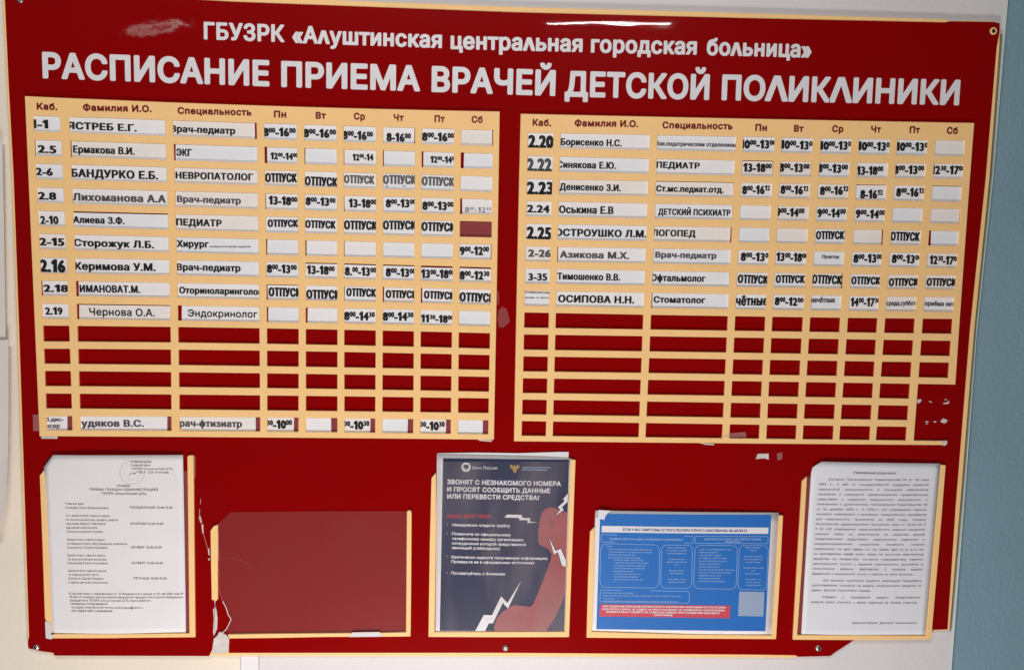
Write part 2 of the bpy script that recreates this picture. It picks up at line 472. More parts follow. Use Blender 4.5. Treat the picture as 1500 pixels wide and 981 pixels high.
# ------------------------------------------------------------------ the board
board = root('information_board', at(740, 960, 0), label='large glossy red clinic timetable board with cream edge, chipped at its lower corners', cat='notice board')
BASE = [(3, -16), (3.5, 0), (9.5, 130), (16.5, 260), (24.5, 480), (33, 740), (40.5, 935), (44, 950), (82, 957), (306, 958.5),
        (340, 960), (740, 961), (1100, 962.5), (1166, 963), (1168, 960.5), (1216, 959.5), (1226, 952), (1251, 936), (1262, 930), (1364, 925), (1366, 923.5),
        (1391.5, 922.5), (1407, 740), (1428, 480), (1450, 260), (1464.5, 70), (1465.5, 35), (1455, 31.5), (1392, 30.5), (1385, 28.5),
        (1100, 19.8), (750, 10.2), (400, -3), (200, -11)]
slab('backing_sheet', BASE, -.012, -.0006, 'cream', board, bevel=.0008)
REDP = [(6, -16), (7, 0), (13, 130), (20, 260), (28, 480), (36.5, 740), (42.5, 932), (40.5, 940), (41.5, 949), (60, 953.2), (78, 955.5), (79.5, 959.5),
        (306.5, 960.2), (312, 948), (313, 935), (336, 934), (335, 955.5), (740, 955.4), (1100, 958), (1165, 959), (1169, 961.2), (1216, 960.2), (1226, 953), (1251, 937),
        (1262, 931), (1364, 926), (1366, 922), (1388, 921), (1400, 740), (1421, 480), (1444, 260), (1460, 70), (1464, 48), (1464.5, 34.5),
        (1455, 32.5), (1392, 31.5), (1385, 33.2), (1100, 27.0), (750, 18.2), (400, 5), (350, 3.2), (200, -5), (100, -12)]
slab('red_face', REDP, -.0006, 0, 'red', board)

slab('painted_gap_shade', [(1465.4, 50), (1468.6, 50), (1452.6, 260), (1429.8, 480), (1409.4, 740), (1393.4, 923), (1391.6, 923), (1407.2, 740), (1428.2, 480), (1450.2, 260)], -.010, -.003, 'olive', board)  # dark strip painted as the shade in the gap between board and wall
# cracked and patched places
pr = lambda nm, pts, h0, h1, m, lab=None: tag(slab(nm, pts, h0, h1, m, board, bevel=.0002), lab)
pr('filler_patch', [(313, 935), (318, 930.5), (321, 925), (325, 926), (332, 930), (335.5, 936), (335, 946), (332.5, 956), (312, 957), (310.5, 952)], -.0008, .0022, 'torn', 'white filler over the broken corner of the empty pocket')
pr('torn_strip', [(313.5, 880), (316, 878), (314.5, 885), (317, 893), (318.5, 905), (318, 920), (313, 931), (312, 925), (313, 905), (312, 893), (315, 886)], 0, .002, 'torn')
cr_ = stroke([(294, 730), (293.4, 738)], .5) + stroke([(292.6, 745), (292, 757), (295.5, 766)], .5) + stroke([(297.5, 779), (301, 792), (305, 806)], .35)
flat('surface_crack', cr_, .0003, 'torn', board)
flat('surface_chip', [[(291, 757), (293.5, 755), (296, 764), (294, 766)], [(295, 768), (297.5, 767), (298.5, 780), (296.5, 781)], [(304, 802), (306.5, 803), (307, 813), (305.5, 812)], [(305, 817.5), (307, 817), (307.3, 820), (305.2, 820)]], .0003, 'torn', board)
for q in ([(1344, 585), (1350, 584.5), (1349, 588), (1346, 590.5), (1344, 590)], [(1361, 587), (1364.5, 588), (1365, 590), (1361.5, 588.5)],
          [(1382, 590), (1387.5, 589), (1390, 586.5), (1390.4, 590), (1388, 591.5), (1382, 591.5)], [(1384, 584.6), (1387, 584.4), (1387, 585.6), (1384, 585.6)],
          [(1378, 616.5), (1382, 612.5), (1388, 615), (1387, 618), (1383, 620), (1379, 618)], [(1356, 617), (1360, 616.8), (1360, 618.4), (1356, 618.4)],
          [(1357, 620), (1359.5, 620), (1359.5, 621), (1357, 621)], [(1368, 616.6), (1371.4, 616.8), (1371.4, 618.4), (1368, 618.2)],
          [(1107, 672), (1110, 664.5), (1126, 664), (1126, 672.8), (1120, 671)]):
    slab('glue_scrap', q, 0, .0012, 'torn', board)
pr('clear_tape', [(48, 607), (56.5, 607), (57, 631), (48.5, 631)], .0002, .0005, 'tape')
pr('clear_tape', [(1138, 664), (1146, 662), (1146, 672), (1139, 674)], .0002, .0004, 'tape')
sm = flat('glue_smudge', [[(730, 455), (735, 449.5), (741, 451), (744, 458), (747, 471), (743, 475), (737, 480), (731, 479), (729, 468)], [(728, 425), (731, 428), (731, 447), (729, 445)]], .0004, 'smudge', board)

# screws
def screw(u, v, r=4.6, empty_hole=False):
    c = at(u, v, 0); rr = (at(u + r, v, 0) - c).length
    n = 20; V, F = [], []
    prof = [(1.0, .0), (1.0, .0006), (.93, .0016), (.78, .0026), (.5, .0034)]
    if empty_hole: prof = [(1.0, .0), (1.0, .0008), (.9, .0012), (.62, .0012), (.55, .0004)]
    for rad, hh in prof:
        for k in range(n):
            a = 2 * math.pi * k / n; V.append((c.x + rr * rad * math.cos(a), -hh, c.z + rr * rad * math.sin(a)))
    for j in range(len(prof) - 1):
        for k in range(n):
            F.append((j * n + k, j * n + (k + 1) % n, (j + 1) * n + (k + 1) % n, (j + 1) * n + k))
    top = (len(prof) - 1) * n
    F.append([top + k for k in range(n)])
    o = mesh_obj('washer' if empty_hole else 'screw', V, F, 'cream' if empty_hole else 'metal', board, smooth=False)
    if empty_hole:
        V2 = [(c.x + rr * .5 * math.cos(2 * math.pi * k / n), -.0014, c.z + rr * .5 * math.sin(2 * math.pi * k / n)) for k in range(n)]
        mesh_obj('screw_hole', V2, [list(range(n))], 'dark', o)
    else:
        w, l = rr * .10, rr * .42
        for a in (.5, .5 + math.pi / 2):
            ca, sa = math.cos(a), math.sin(a)
            V2 = [(c.x + x * ca - z * sa, -.0036, c.z + x * sa + z * ca) for x, z in ((-l, -w), (l, -w), (l, w), (-l, w))]
            mesh_obj('slot', V2, [(0, 1, 2, 3)], 'dark', o)
    return o
screw(53.5, 947); screw(740.5, 948); screw(1198.5, 948.5); screw(30, 0, 5)
screw(1455, 46, 5.2, True)

# title
Tl = part_empty('title_line', board)
for s, x0, y0, x1, y1 in (('ГБУЗРК', 298.6, 57, 416.8, 61.2), ('«Аλуштинская', 428, 62.2, 647.3, 69.9), ('центраλьная', 660, 71.2, 853.3, 75.7),
                          ('городская', 865.5, 76.3, 1020.5, 79.6), ('боλьница»', 1035, 80.2, 1188.5, 84)):
    lettering('x', s, (x0, y0), (x1, y1), 23.6, 'B', 'vinyl', .00018, Tl, each='letter')
Tl = part_empty('title_line', board)
for s, x0, y0, x1, y1, c_ in (('РАСПИСАНИЕ', 62.5, 113.2, 394.7, 125.2, 35), ('ПРИЕМА', 412, 125.9, 615.3, 132.5, 34.5), ('ВРАЧЕЙ', 632, 133.2, 813.3, 139.2, 34.5),
                              ('ДЕТСКОЙ', 827, 140, 1038.7, 145, 34.2), ('ПОΛИКΛИНИКИ', 1056.8, 145.3, 1404.8, 152.8, 34)):
    lettering('x', s, (x0, y0), (x1, y1), c_, 'A', 'vinyl', .00018, Tl, each='letter')

# ------------------------------------------------------------------ timetable panels
def quad(xs, ys):
    c = np.polyfit(xs, ys, 2); return lambda t: float(np.polyval(c, t))
LX = ([49.3, 88.8, 101.8, 241.8, 253.5, 376, 386.8, 434.8, 445.5, 493, 503.4, 550.6, 560.9, 608, 618, 665, 675.6, 722.3],
      [59, 98, 110, 248, 259, 379, 390, 437, 447.4, 494, 504, 550.6, 560.8, 606.8, 616.8, 663, 673, 719.3],
      [68, 105.7, 117.3, 251, 262.8, 381, 391.3, 437, 448, 494, 504.4, 549.5, 560, 605.2, 615.6, 660.3, 671, 715.3])
LXY = [195, 396, 622]
LY = ([169.7, 193.6, 205, 229, 239.7, 263, 274.6, 297.4, 308.5, 331.5, 342.2, 365.2, 377.2, 400, 410.8, 433, 444.4, 466.8, 476.9, 500, 510.7, 532.6, 543.2, 565.3, 576.2, 598, 609, 630],
      [182.8, 206.8, 217.3, 241.2, 250.9, 274.2, 285, 308.8, 318.6, 342.2, 352, 375, 385, 407.6, 418.1, 440.2, 450.7, 472.9, 482.3, 504.8, 514.8, 537.4, 547.8, 569.3, 579.9, 601.7, 611.8, 632.6],
      [189.6, 213.3, 224, 246.9, 257.6, 280.8, 291, 314, 324.2, 347.2, 357.4, 379.9, 391.2, 413.3, 423.5, 445.4, 455.1, 477.3, 487.4, 510, 519.5, 541.4, 551.5, 573.2, 583, 604.5, 615, 635.6])
LYX = [74, 470, 698]
RX = ([773, 810.4, 820.8, 951.8, 962.6, 1078, 1088.2, 1134.7, 1144.8, 1190.7, 1202, 1247.2, 1258, 1303.7, 1314, 1359, 1370, 1413.7],
      [768.7, 804.6, 814.8, 943.3, 954.6, 1067.5, 1078.2, 1122.7, 1132.8, 1178, 1188.5, 1232.8, 1244, 1287.6, 1298.7, 1342.7, 1354, 1398],
      [764.4, 799.9, 810, 936.1, 946.2, 1058.7, 1069.2, 1112.9, 1123.4, 1167, 1176.9, 1221.5, 1230.8, 1275.4, 1284.6, 1328.8, 1340, 1383.5])
RXY = [214, 442, 628]
RY = ([194, 216.6, 228, 250.7, 261.6, 284.9, 294.2, 317.2, 327.5, 350.6, 360.5, 383, 393, 415.4, 425.8, 448, 457.9, 480, 490, 512.3, 522.1, 544, 554.1, 575.6, 585.4, 607, 616.8, 638.2],
      [198.2, 221.3, 233.2, 256, 265.9, 288.2, 298.7, 320.9, 331.5, 354, 364.5, 386.7, 397.3, 419, 429.4, 451.8, 462, 483.3, 493.3, 515.4, 525.3, 547, 557, 578.6, 588.8, 610.4, 620.3, 641],
      [205.3, 228.5, 239.4, 261.8, 272.1, 295.4, 305.3, 327.5, 337.9, 360.1, 370.6, 392.4, 402.7, 424.1, 435, 456.8, 467, 488.6, 499, 521.2, 530.9, 553.2, 562.8, 584.6, 594.8, 615.9, 625.6, 645.6])
RYX = [787, 1010, 1385]

class Panel:
    def __init__(s, xs, xy, ys, yx, out):
        nc, nr = len(xs[0]), len(ys[0])
        fx = [quad(xy, [a[i] for a in xs]) for i in range(nc)]
        fy = [quad(yx, [a[j] for a in ys]) for j in range(nr)]
        oL, oR, oT, oB = out
        fx = [oL] + fx + [oR]; fy = [oT] + fy + [oB]
        s.node = {}
        for i, gx in enumerate(fx):
            for j, gy in enumerate(fy):
                x, y = 700, 400
                for _ in range(8): x = gx(y); y = gy(x)
                s.node[i, j] = (x, y)
        s.nx, s.ny = len(fx), len(fy)
    def cell(s, r, c):                       # opening corners tl, tr, br, bl
        i, j = 2 * c + 1, 2 * r + 1
        return [s.node[i, j], s.node[i + 1, j], s.node[i + 1, j + 1], s.node[i, j + 1]]
    def build(s, parent, gone=lambda i, j: False):
        h0, h1 = .0002, .0034
        V, F, idx = [], [], {}
        def vid(k, back):
            if (k, back) not in idx:
                p = at(*s.node[k], h1); idx[k, back] = len(V)
                V.append(Vector((p.x, -h0 if back else -h1, p.z)))
            return idx[k, back]
        solid = {(i, j): not (i % 2 == 1 and j % 2 == 1) and not gone(i, j) for i in range(s.nx - 1) for j in range(s.ny - 1)}
        for (i, j), ok in solid.items():
            if not ok: continue
            q = [(i, j), (i, j + 1), (i + 1, j + 1), (i + 1, j)]
            F.append([vid(k, False) for k in q]); F.append([vid(k, True) for k in reversed(q)])
            for (a, b, nb) in ((0, 1, (i - 1, j)), (1, 2, (i, j + 1)), (2, 3, (i + 1, j)), (3, 0, (i, j - 1))):
                if not solid.get(nb, False):
                    F.append([vid(q[a], False), vid(q[a], True), vid(q[b], True), vid(q[b], False)])
        return mesh_obj('timetable_panel', V, F, 'cream', parent, bevel=.00045)

PL = Panel(LX, LXY, LY, LYX, (quad([141, 240, 480, 639], [36, 41, 50.7, 57.8]), quad([163, 240, 500, 643], [732.3, 730.4, 726.6, 723.4]),
                            quad([36, 300, 732], [141, 152, 163.5]), quad([58, 400, 722], [638.6, 640.6, 643.6])))
PR = Panel(RX, RXY, RY, RYX, (quad([167, 400, 646], [762.8, 757.5, 753]), quad([180, 400, 563, 650], [1427.3, 1411, 1399.6, 1394]),
                            quad([763, 1000, 1427], [166.8, 172, 180.3]), quad([753, 1000, 1386], [646, 648.4, 651.6])))
TLp = PL.build(board); TLp['label'] = 'cream timetable grid on the left half of the board, complete'
TRp = PR.build(board, lambda i, j: i >= 17 and 23 <= j <= 27 or i >= 18 and j >= 23 and j < 28 or (i == 18 and j >= 28))
TRp['label'] = 'cream timetable grid on the right half, its lower corner broken away'
slab('torn_end', [(1380, 645.6), (1387.5, 645.2), (1387.3, 650), (1384, 652.6), (1381, 652)], .0003, .0036, 'torn', board)
for q in ([(60, 637.5), (84, 638.5), (84, 642.3), (60.5, 642)], [(698, 643), (721, 644), (720, 646.6), (703, 645.4)], [(1022, 648), (1046, 650), (1046, 651.6), (1034, 651.2)]):
    slab('tape_scrap', q, .0002, .0008, 'torn', board)
slab('clear_tape', [(1054, 640), (1066, 634.5), (1092, 632.5), (1093.5, 640), (1070, 640)], .0036, .0039, 'tape', board)

HEADS = [(TLp, [('Каб.', 53.8, 160.2, 84.2, 161.2), ('Фамилия И.О.', 121.4, 162, 222.2, 164.2), ('Специальность', 260.2, 166.6, 368.4, 169.2), ('Пн', 401.2, 171.8, 419.4, 172.2),
                ('Вт', 462.4, 173.6, 477.6, 174), ('Ср', 518.2, 174.9, 534.8, 175.4), ('Чт', 576.4, 176.6, 591.4, 177.2), ('Пт', 636.3, 178.5, 651.6, 178.9), ('Сб', 690.6, 179.5, 707, 180)]),
         (TRp, [('Каб.', 780, 183.9, 807.4, 184.8), ('Фамилия И.О.', 841.6, 184.9, 935, 186.1), ('Специальность', 970.2, 187.8, 1073, 189.5), ('Пн', 1106.2, 191.4, 1123.4, 191.8),
                ('Вт', 1162.8, 192.7, 1177, 193.1), ('Ср', 1218.8, 193.2, 1235.3, 193.6), ('Чт', 1275.6, 193.8, 1290.5, 194.2), ('Пт', 1332.2, 194.7, 1347.4, 195), ('Сб', 1386.6, 195.8, 1403, 196.2)])]
for p, L in HEADS:
    for s, x0, y0, x1, y1 in L: lettering('column_heading', s, (x0, y0), (x1, y1), 9.0, 'H', 'headred', .0037, p)

# ------------------------------------------------------------------ the cards (things slid behind the panels)
# text, x0, x1, baseline below opening top, cap height, style, ink, gaps left/top/right (survey units)
O = 'ОТПУСК'; T = '8^00^-13^00^'
def B(l=0, t=0, r=0): return ('', 0, 0, 0, 0, '', '', l, t, r)
def X(s, x0, x1, bl, ch=12, st='I', ink='ink', l=0, t=0, r=0): return (s, x0, x1, bl, ch, st, ink, l, t, r)
LEFT = [
 [X('1-1', -3, 23, 18.6, 12, 'W'), X('ЯСТРЕБ Е.Г.', -2, 100, 18.5, 10, 'W'), X('Врач-педиатр', -3, 92, 17.6, 9.4, 'W', r=2.6), X('8^00^-16^00^', -1, 47, 18.7), X('8^00^-16^00^', -1, 47, 18.7), X('8^00^-16^00^', -2, 43, 20), X('8-16^00^', 5, 41, 21, r=1), X('8^00^-16^00^', 0, 47, 18.7), B(r=1.3)],
 [X('2.5', 5.3, 33, 19.3, 11.2, 'W', l=2), X('Ермакова В.И.', 4.6, 95, 17.6, 10, 'N', l=2.3), X('ЭКГ', 4, 27, 17.3, 10, 'N', l=3), X('12^00^-14^00^', 9, 49, 18, 9.5, l=4), B(1.5), X('12^00^-14', 13, 43.7, 16, 9.4, l=1), B(1.5), X('12^00^-14^00^', 12.5, 51, 16, 9.4, l=2.5), B(4.5)],
 [X('2-6', .6, 26, 17.5, 11, 'W'), X('БАНДУРКО Е.Б.', .5, 128, 18.5, 11.2, 'W'), X('НЕВРОПАТОЛОГ', 2, 116, 16.5, 9.5, 'W'), X(O, .5, 47.5, 17.3), X(O, 0, 48.5, 21), X(O, 0, 45, 16, 11, 'I', 'ink4'), X(O, 0, 49, 15, 12, 'I', 'ink4'), X(O, 0, 48, 16, 12, 'I', 'ink4'), B()],
 [X('2.8', 2.4, 29.5, 17.9, 11, 'W'), X('Лихоманова А.А', 1, 138, 18, 10.5, 'W', 'ink2'), X('Врач-педиатр', 3, 97, 16.5, 9, 'W', 'ink2', l=1), X('13-18^00^', 5, 47, 16.5, l=1.3), X(T, 1, 45, 16, 11.5), X('13-18^00^', 7, 48, 17.3, l=1), X(T, 4, 48.5, 15.5, 11.5), X(T, 1, 47, 18), X('8^00^-12^30^', 7, 45, 20, 7.5, 'T', 'ink2', l=3)],
 [X('2-10', 4, 31, 19.4, 11.5, 'N'), X('Алиева З.Ф.', .5, 76, 17, 9.5, 'N', t=2), X('ПЕДИАТР', 1, 68, 16.8, 9.5, 'W'), X(O, 3, 48, 15, 10), X(O, 0, 45, 15.5, 10.5), X(O, 0, 49, 16), X(O, 0, 49, 14.5), X(O, 0, 50, 15.5), None],
 [X('2-15', 1, 38, 17.3, 11, 'W'), X('Сторожук Л.Б.', 0, 118, 17.3, 10, 'W'), X('Хирург', 1, 48, 14.5, 9.5, 'W'), B(2), B(2), B(1), B(), B(), X('9^00^-12^00^', 0, 43, 16, r=1)],
 [X('2.16', 0, 38, 20.6, 17.5), X('Керимова У.М.', 0, 119, 17, 10.5, 'W'), X('Врач-педиатр', 0, 94, 15.2, 9.5, 'W'), X(T, 1, 45, 16), X('13-18^00^', 2, 43, 16.5, t=1.6), X('8.^00^-13^00^', 1, 47, 17, t=1.8), X(T, 4, 48, 17, t=1.8), X('13^00^-18^00^', 0, 49, 17.5, t=2.6), X('8^00^-12^30^', 0, 44, 18, t=2.3)],
 [X('2.18', 4, 40.5, 16.5, 10.5, 'W', l=2.6), X('ИМАНОВАТ.М.', 6, 95, 16, 10, 'N', l=4.4), X('Оториноларинголог', 3, 124.5, 15.5, 9, 'N', l=1), X(O, 3, 51, 17, 12, l=2, t=1), X(O, 1, 51, 19), X(O, 3, 47, 14.5, 11, l=1), X(O, 4, 50.5, 15.5, 10.5, l=2), X(O, 4, 49.5, 15.5, 10.5, l=2), X(O, 0, 52, 18)],
 [X('2.19', 5, 31, 16, 10.5, 'N', l=1), X('Чернова О.А.', 19, 115, 16.5, 10.6, 'M', l=4, t=1.4), X('Эндокринолог', 15, 117, 16, 10, 'M', l=6), B(2.4), B(3), X('8^00^-14^30^', 0, 45, 17), X('8^00^-14^30^', 0, 45, 16.5), X('11^30^-18^00^', 0, 48, 18, 10.5), B()],
 None, None, None, None,
 [X('б.дис-', -.5, 26, 7.6, 5.4, 'W', 'ink2', r=7), X('удяков В.С.', 2, 94, 15, 9.5, 'W', 'ink2', r=6), X('рач-фтизиатр', 0, 92, 14.4, 9.4, 'W', 'ink2', r=6.5), X('^30^-10^00^', 0, 37, 16, r=6.5), B(r=9), X('^30^-10^30^', 0, 37, 16, r=7), B(r=8), X('^30^-10^30^', 0, 36, 15.5, r=7), B(r=8)],
]
TT = '10^00^-13^00^'
RIGHT = [
 [X('2.20', 0, 37.3, 22, 18), X('Борисенко Н.С.', 0, 89.5, 18, 9.5, 'N'), X('Зав.педатрическим отделением', -2, 115, 16, 6, 'N', 'ink2'), X(TT, -5, 48, 17.3), X(TT, -3, 48.5, 17.3), X(TT, -3, 48.5, 17), X(TT, -3, 48.5, 17), X(TT, -3, 48.5, 16.6), B()],
 [X('2.22', -1.5, 35.5, 22.3, 18.5, 'I', 'ink2'), X('Синякова Е.Ю.', -4.5, 82, 16.8, 9.5, 'N'), X('ПЕДИАТР', -1, 63, 13.7, 8.6, 'W'), X('13-18^00^', 1, 43, 16.5, t=1.3, r=1.4), X(T, -3, 42, 15.7, r=1.4), X(T, -4, 41, 15.7, r=1), X('13-18^00^', -2, 37, 18), X(T, -4, 41, 16), X('12^30^-17^00^', -5, 45, 15.6)],
 [X('2.23', -1, 38.5, 22.4, 18, 'I'), X('Денисенко З.И.', 0, 90, 16, 9.5, 'N'), X('Ст.мс.педиат.отд.', 0, 99, 15.5, 8.6, 'N', t=1, r=1), X('8^00^-16^12^', 1, 42, 16.4), X('8^00^-16^12^', 1, 42, 15.6), X('8^00^-16^12^', 2, 44, 15.6), X('8-16^12^', 5, 38, 20, t=1), X('8^00^-16^12^', 2, 43, 16.4), B(t=1)],
 [X('2.24', 0, 33.5, 17, 11, 'W'), X('Оськина Е.В', 0, 80, 17, 10.5, 'N'), X('ДЕТСКИЙ ПСИХИАТР', 4, 110, 16.5, 8.6, 'N', r=1), B(), X('9^00^-14^00^', -4, 38, 15.6), X('9^00^-14^00^', 0, 42, 15.6), X('9^00^-14^00^', 0, 43, 16), B(), B(r=1.8)],
 [X('2.25', 0, 36.5, 22, 17.4), X('ОСТРОУШКО Л.М.', -5, 129.5, 17.3, 10, 'W'), X('ЛОГОПЕД', -4, 60, 15, 9, 'W', r=2.2), B(r=1), B(), X(O, 0, 42, 15, 11, r=1.4), B(r=2.8), X(O, -2, 41, 15.5, 12, r=1), B(3)],
 [X('2-26', 3, 37, 15.5, 10.5, 'W', 'ink2'), X('Азикова М.Х.', 3, 105, 16.2, 9.4, 'W', 'ink2', l=1), X('Врач-педиатр', 2, 92, 13.4, 8.2, 'W', 'ink2'), X(T, 3, 48, 16), X('13^00^-18^00^', 0, 46, 15.5), X('Пунктов', 11, 36, 10.5, 4.8, 'I', 'ink2'), X(T, 1, 44, 15.5), X(T, 2, 45, 15.5), X('12^30^-17^00^', 2, 45, 16.5)],
 [X('3-35', 4, 32, 17.6, 10.5, 'N'), X('Тимошенко В.В.', 0, 92.5, 15.5, 9.5, 'N'), X('Офтальмолог', -3, 77, 15, 9.5, 'N', r=1), X(O, 0, 45, 16, 11.5), X(O, 1, 44, 14.4, 10.6), X(O, -2, 42, 15, 12, r=2.4), X(O, 0, 43, 15, 10.6), X(O, 0, 44, 16.5, 10.6), X(O, 0, 44, 16, 10.6)],
 [X('Понедельник,среда', 0, 38, 3.6, 2.6, 'N', 'ink2'), X('ОСИПОВА Н.Н.', 2, 114, 16, 10, 'W'), X('Стоматолог', 2, 78, 14.3, 9, 'W', l=1), X('чётные', -1, 46.5, 16.2, 13.4), X('8^00^-12^00^', 1, 43, 15.5, 11.5), X('нечётные', -1, 34, 10.5, 7.4, 'I', 'ink2'), X('14^00^-17^30^', 1, 44, 15), X('среда,суббота', -1, 45, 13, 6.4, 'I', 'ink2'), X('приёма нет', 0, 43.5, 13, 6.4, 'I', 'ink2')],
]
DAYS = ['Monday', 'Tuesday', 'Wednesday', 'Thursday', 'Friday', 'Saturday']
LROW = ['1-1', '2.5', '2-6', '2.8', '2-10', '2-15', '2.16', '2.18', '2.19', None, None, None, None, 'bottom']
RROW = ['2.20', '2.22', '2.23', '2.24', '2.25', '2-26', '3-35', 'unnumbered']
def lerp2(a, b, t): return (a[0] + (b[0] - a[0]) * t, a[1] + (b[1] - a[1]) * t)
def make_cards(P, data, side, rows):
    ORD = ['top', 'second', 'third', 'fourth', 'fifth', 'sixth', 'seventh', 'eighth', 'ninth'] + [''] * 4 + ['bottom']
    for r, row in enumerate(data):
        if row is None: continue
        rn = rows[r]
        rowtxt = 'the %s row' % ORD[r]
        for c, d in enumerate(row):
            tl, tr, br, bl = P.cell(r, c)
            wpx = tr[0] - tl[0]; hpx = bl[1] - tl[1]
            if d is None:
                q = [(tl[0] - 4, tl[1] - 4), (tr[0] + 4, tr[1] - 4), (br[0] + 4, br[1] + 3), (bl[0] - 4, bl[1] + 3)]
                o = slab('clear_sleeve', q, .0006, .0009, 'film')
                tag(o, 'clear empty sleeve in the Saturday cell of row 2-10, left timetable', 'plastic sleeve'); continue
            s, x0, x1, bs, ch, st, ink, gl, gt, gr = d
            if st == 'I' and s == O: st = 'J'
            j = random.uniform(-.35, .35); k2 = random.uniform(-.3, .3)
            ox = 3.2
            lx = gl if gl else -ox; rx = -gr if gr else ox; ty = gt if gt else -3.2; by = 3.0
            q = [(tl[0] + lx + j, tl[1] + ty + k2), (tr[0] + rx + j, tr[1] + ty - k2), (br[0] + rx - j, br[1] + by), (bl[0] + lx - j, bl[1] + by)]
            # card sheet, a little bowed towards the viewer between the panel's bars
            nx_ = 6; V, F = [], []
            bow = random.uniform(0, .00035)
            for side_ in (0, 1):
                for a in range(nx_ + 1):
                    t = a / nx_; hh = .0009 + bow * math.sin(math.pi * t)
                    up, dn = lerp2(q[0], q[1], t), lerp2(q[3], q[2], t)
                    for w_ in (up, dn):
                        p = at(*w_, hh); V.append(Vector((p.x, -(hh - (.00035 if side_ else 0)), p.z)))
            n = 2 * (nx_ + 1)
            for a in range(nx_):
                i = 2 * a; F.append((i, i + 1, i + 3, i + 2)); F.append((n + i, n + i + 2, n + i + 3, n + i + 1))
                F.append((i, i + 2, n + i + 2, n + i)); F.append((i + 1, n + i + 1, n + i + 3, i + 3))
            F.append((0, n, n + 1, 1)); F.append((n - 2, n - 1, 2 * n - 1, 2 * n - 2))
            nm = ['room_card', 'name_card', 'specialty_card'][c] if c < 3 else 'hours_card'
            clean = s.replace('^', '')
            if clean.startswith('10') and c > 2 and r == 0: clean = '10:00-13:00'
            if c == 0: lab = ('small card with room number %s, %s row of the %s timetable' % (clean, ORD[r], side)) if rn != 'unnumbered' else 'small card with two lines of tiny print, eighth row of the right timetable'
            elif c == 1: lab = 'wide white name card in %s of the %s timetable' % (rowtxt, side) + ('' if rn in ('bottom', 'unnumbered') else ', beside %s' % rn)
            elif c == 2: lab = 'wide white card reading %s in %s of the %s timetable' % (clean, rowtxt, side)
            elif not s: lab = 'blank white card in the %s cell of %s, %s timetable' % (DAYS[c - 3], rowtxt, side)
            else: lab = 'white card printed %s in the %s cell of %s, %s timetable' % (clean.strip(), DAYS[c - 3], rowtxt, side)
            o = mesh_obj(nm, V, F, random.choice(['card', 'card', 'card_cool', 'card_warm', 'card_cool']))
            tag(o, lab, 'card', 'cards in the %s timetable' % side)
            if s:
                def pt(x, b_):
                    t = x / wpx; u, v = lerp2(tl, tr, t); return (u, v + b_)
                sl = random.uniform(-.5, .5) if st in 'IJ' else random.uniform(-.2, .2)
                ht = .0009 + bow + .00012
                e = lettering('lettering', s, pt(x0, bs + sl), pt(x1, bs - sl), ch, st, ink, ht, o)
                if s == 'б.дис-': lettering('lettering', 'нсер', pt(-.5, 17.4), pt(20.5, 17.2), 6.0, 'W', 'ink2', ht, o)
                if s == 'Хирург': many('small_print', [('лапароскопическая хирургия', *pt(49, 14.3), *pt(109, 13), 2.6, 's')], 'ink2', ht, o)
                if s.startswith('Понедельник'): many('small_print', [('приём по записи', *pt(0, 11.4), *pt(38, 11), 2.4, 's')], 'ink2', ht, o)
                if side == 'left' and r == 2 and c == 6: flat('ink_mark', stroke([tuple(pt(4, 19)), tuple(pt(8, 19.3))], 1) + stroke([tuple(pt(28, 17)), tuple(pt(31, 18.8)), tuple(pt(34, 17.4))], 1), ht, 'ink4', o)
            if gr > 5:
                slab('clear_sleeve', [(tl[0] - 3, tl[1] - 3), (tr[0] + 3, tr[1] - 3), (br[0] + 3, br[1] + 2.6), (bl[0] - 3, bl[1] + 2.6)], .0002, .0004, 'film', o)
make_cards(PL, LEFT, 'left', LROW)
make_cards(PR, RIGHT, 'right', RROW)

# ------------------------------------------------------------------ pocket frames along the bottom
def frame(strips, lab, film=None):
    f = part_empty('pocket_frame', board); f['label'] = lab
    for q in strips: slab('frame_strip', q, .0002, .0036, 'cream', f, bevel=.0005)
    if film: slab('pocket_film', film, .0006, .0012, 'film', f)
    return f
frame([[(58, 696), (64.5, 688), (66.5, 700), (70.5, 800), (75, 926), (68, 910), (65.5, 905), (62, 800)],
       [(74, 931), (80, 927.8), (180, 928), (277.3, 927), (286, 932.8), (180, 933.8), (170, 934.2), (75, 934.5)],
       [(274.3, 668.5), (277, 666.6), (283.3, 667), (284.5, 800), (286, 932.8), (277.3, 927), (275.8, 800)]],
      'cream strips round the leftmost pocket', [(66, 690), (274.5, 690), (277.5, 928), (74, 929)])
f2 = frame([[(308.2, 777), (312.5, 770.5), (319, 768.2), (319.3, 800), (318.7, 840), (319, 877.5), (316, 879.5), (310, 877.8), (309, 830)],
       [(334, 928.5), (400, 927.5), (516, 926.6), (560, 926.3), (594.8, 925.3), (601.4, 931.6), (560, 932), (480, 932.3), (400, 933.8), (334.5, 934.6)],
       [(596, 749.2), (598, 747.2), (601, 747.4), (602.9, 750), (602.4, 840), (601.4, 931.6), (594.8, 925.3), (595.4, 840)]],
      'cream strips of the empty pocket, broken at the left')
FILM2 = [(319.2, 767.5), (337, 750), (470, 748.6), (596.2, 748.4), (595, 926), (470, 927), (337.5, 928)] + [(331.5, 924), (335, 914), (338.5, 906.5), (334, 899), (331, 889), (325.5, 880), (321, 866), (318.5, 852), (320.5, 840), (317.5, 828), (319.5, 812), (318.5, 796), (320, 782)]
MT['frost'] = film_mat('frosted_film', (.40, .07, .07), .16, .5)
slab('pocket_film', FILM2, .0012, .0020, 'frost', f2)
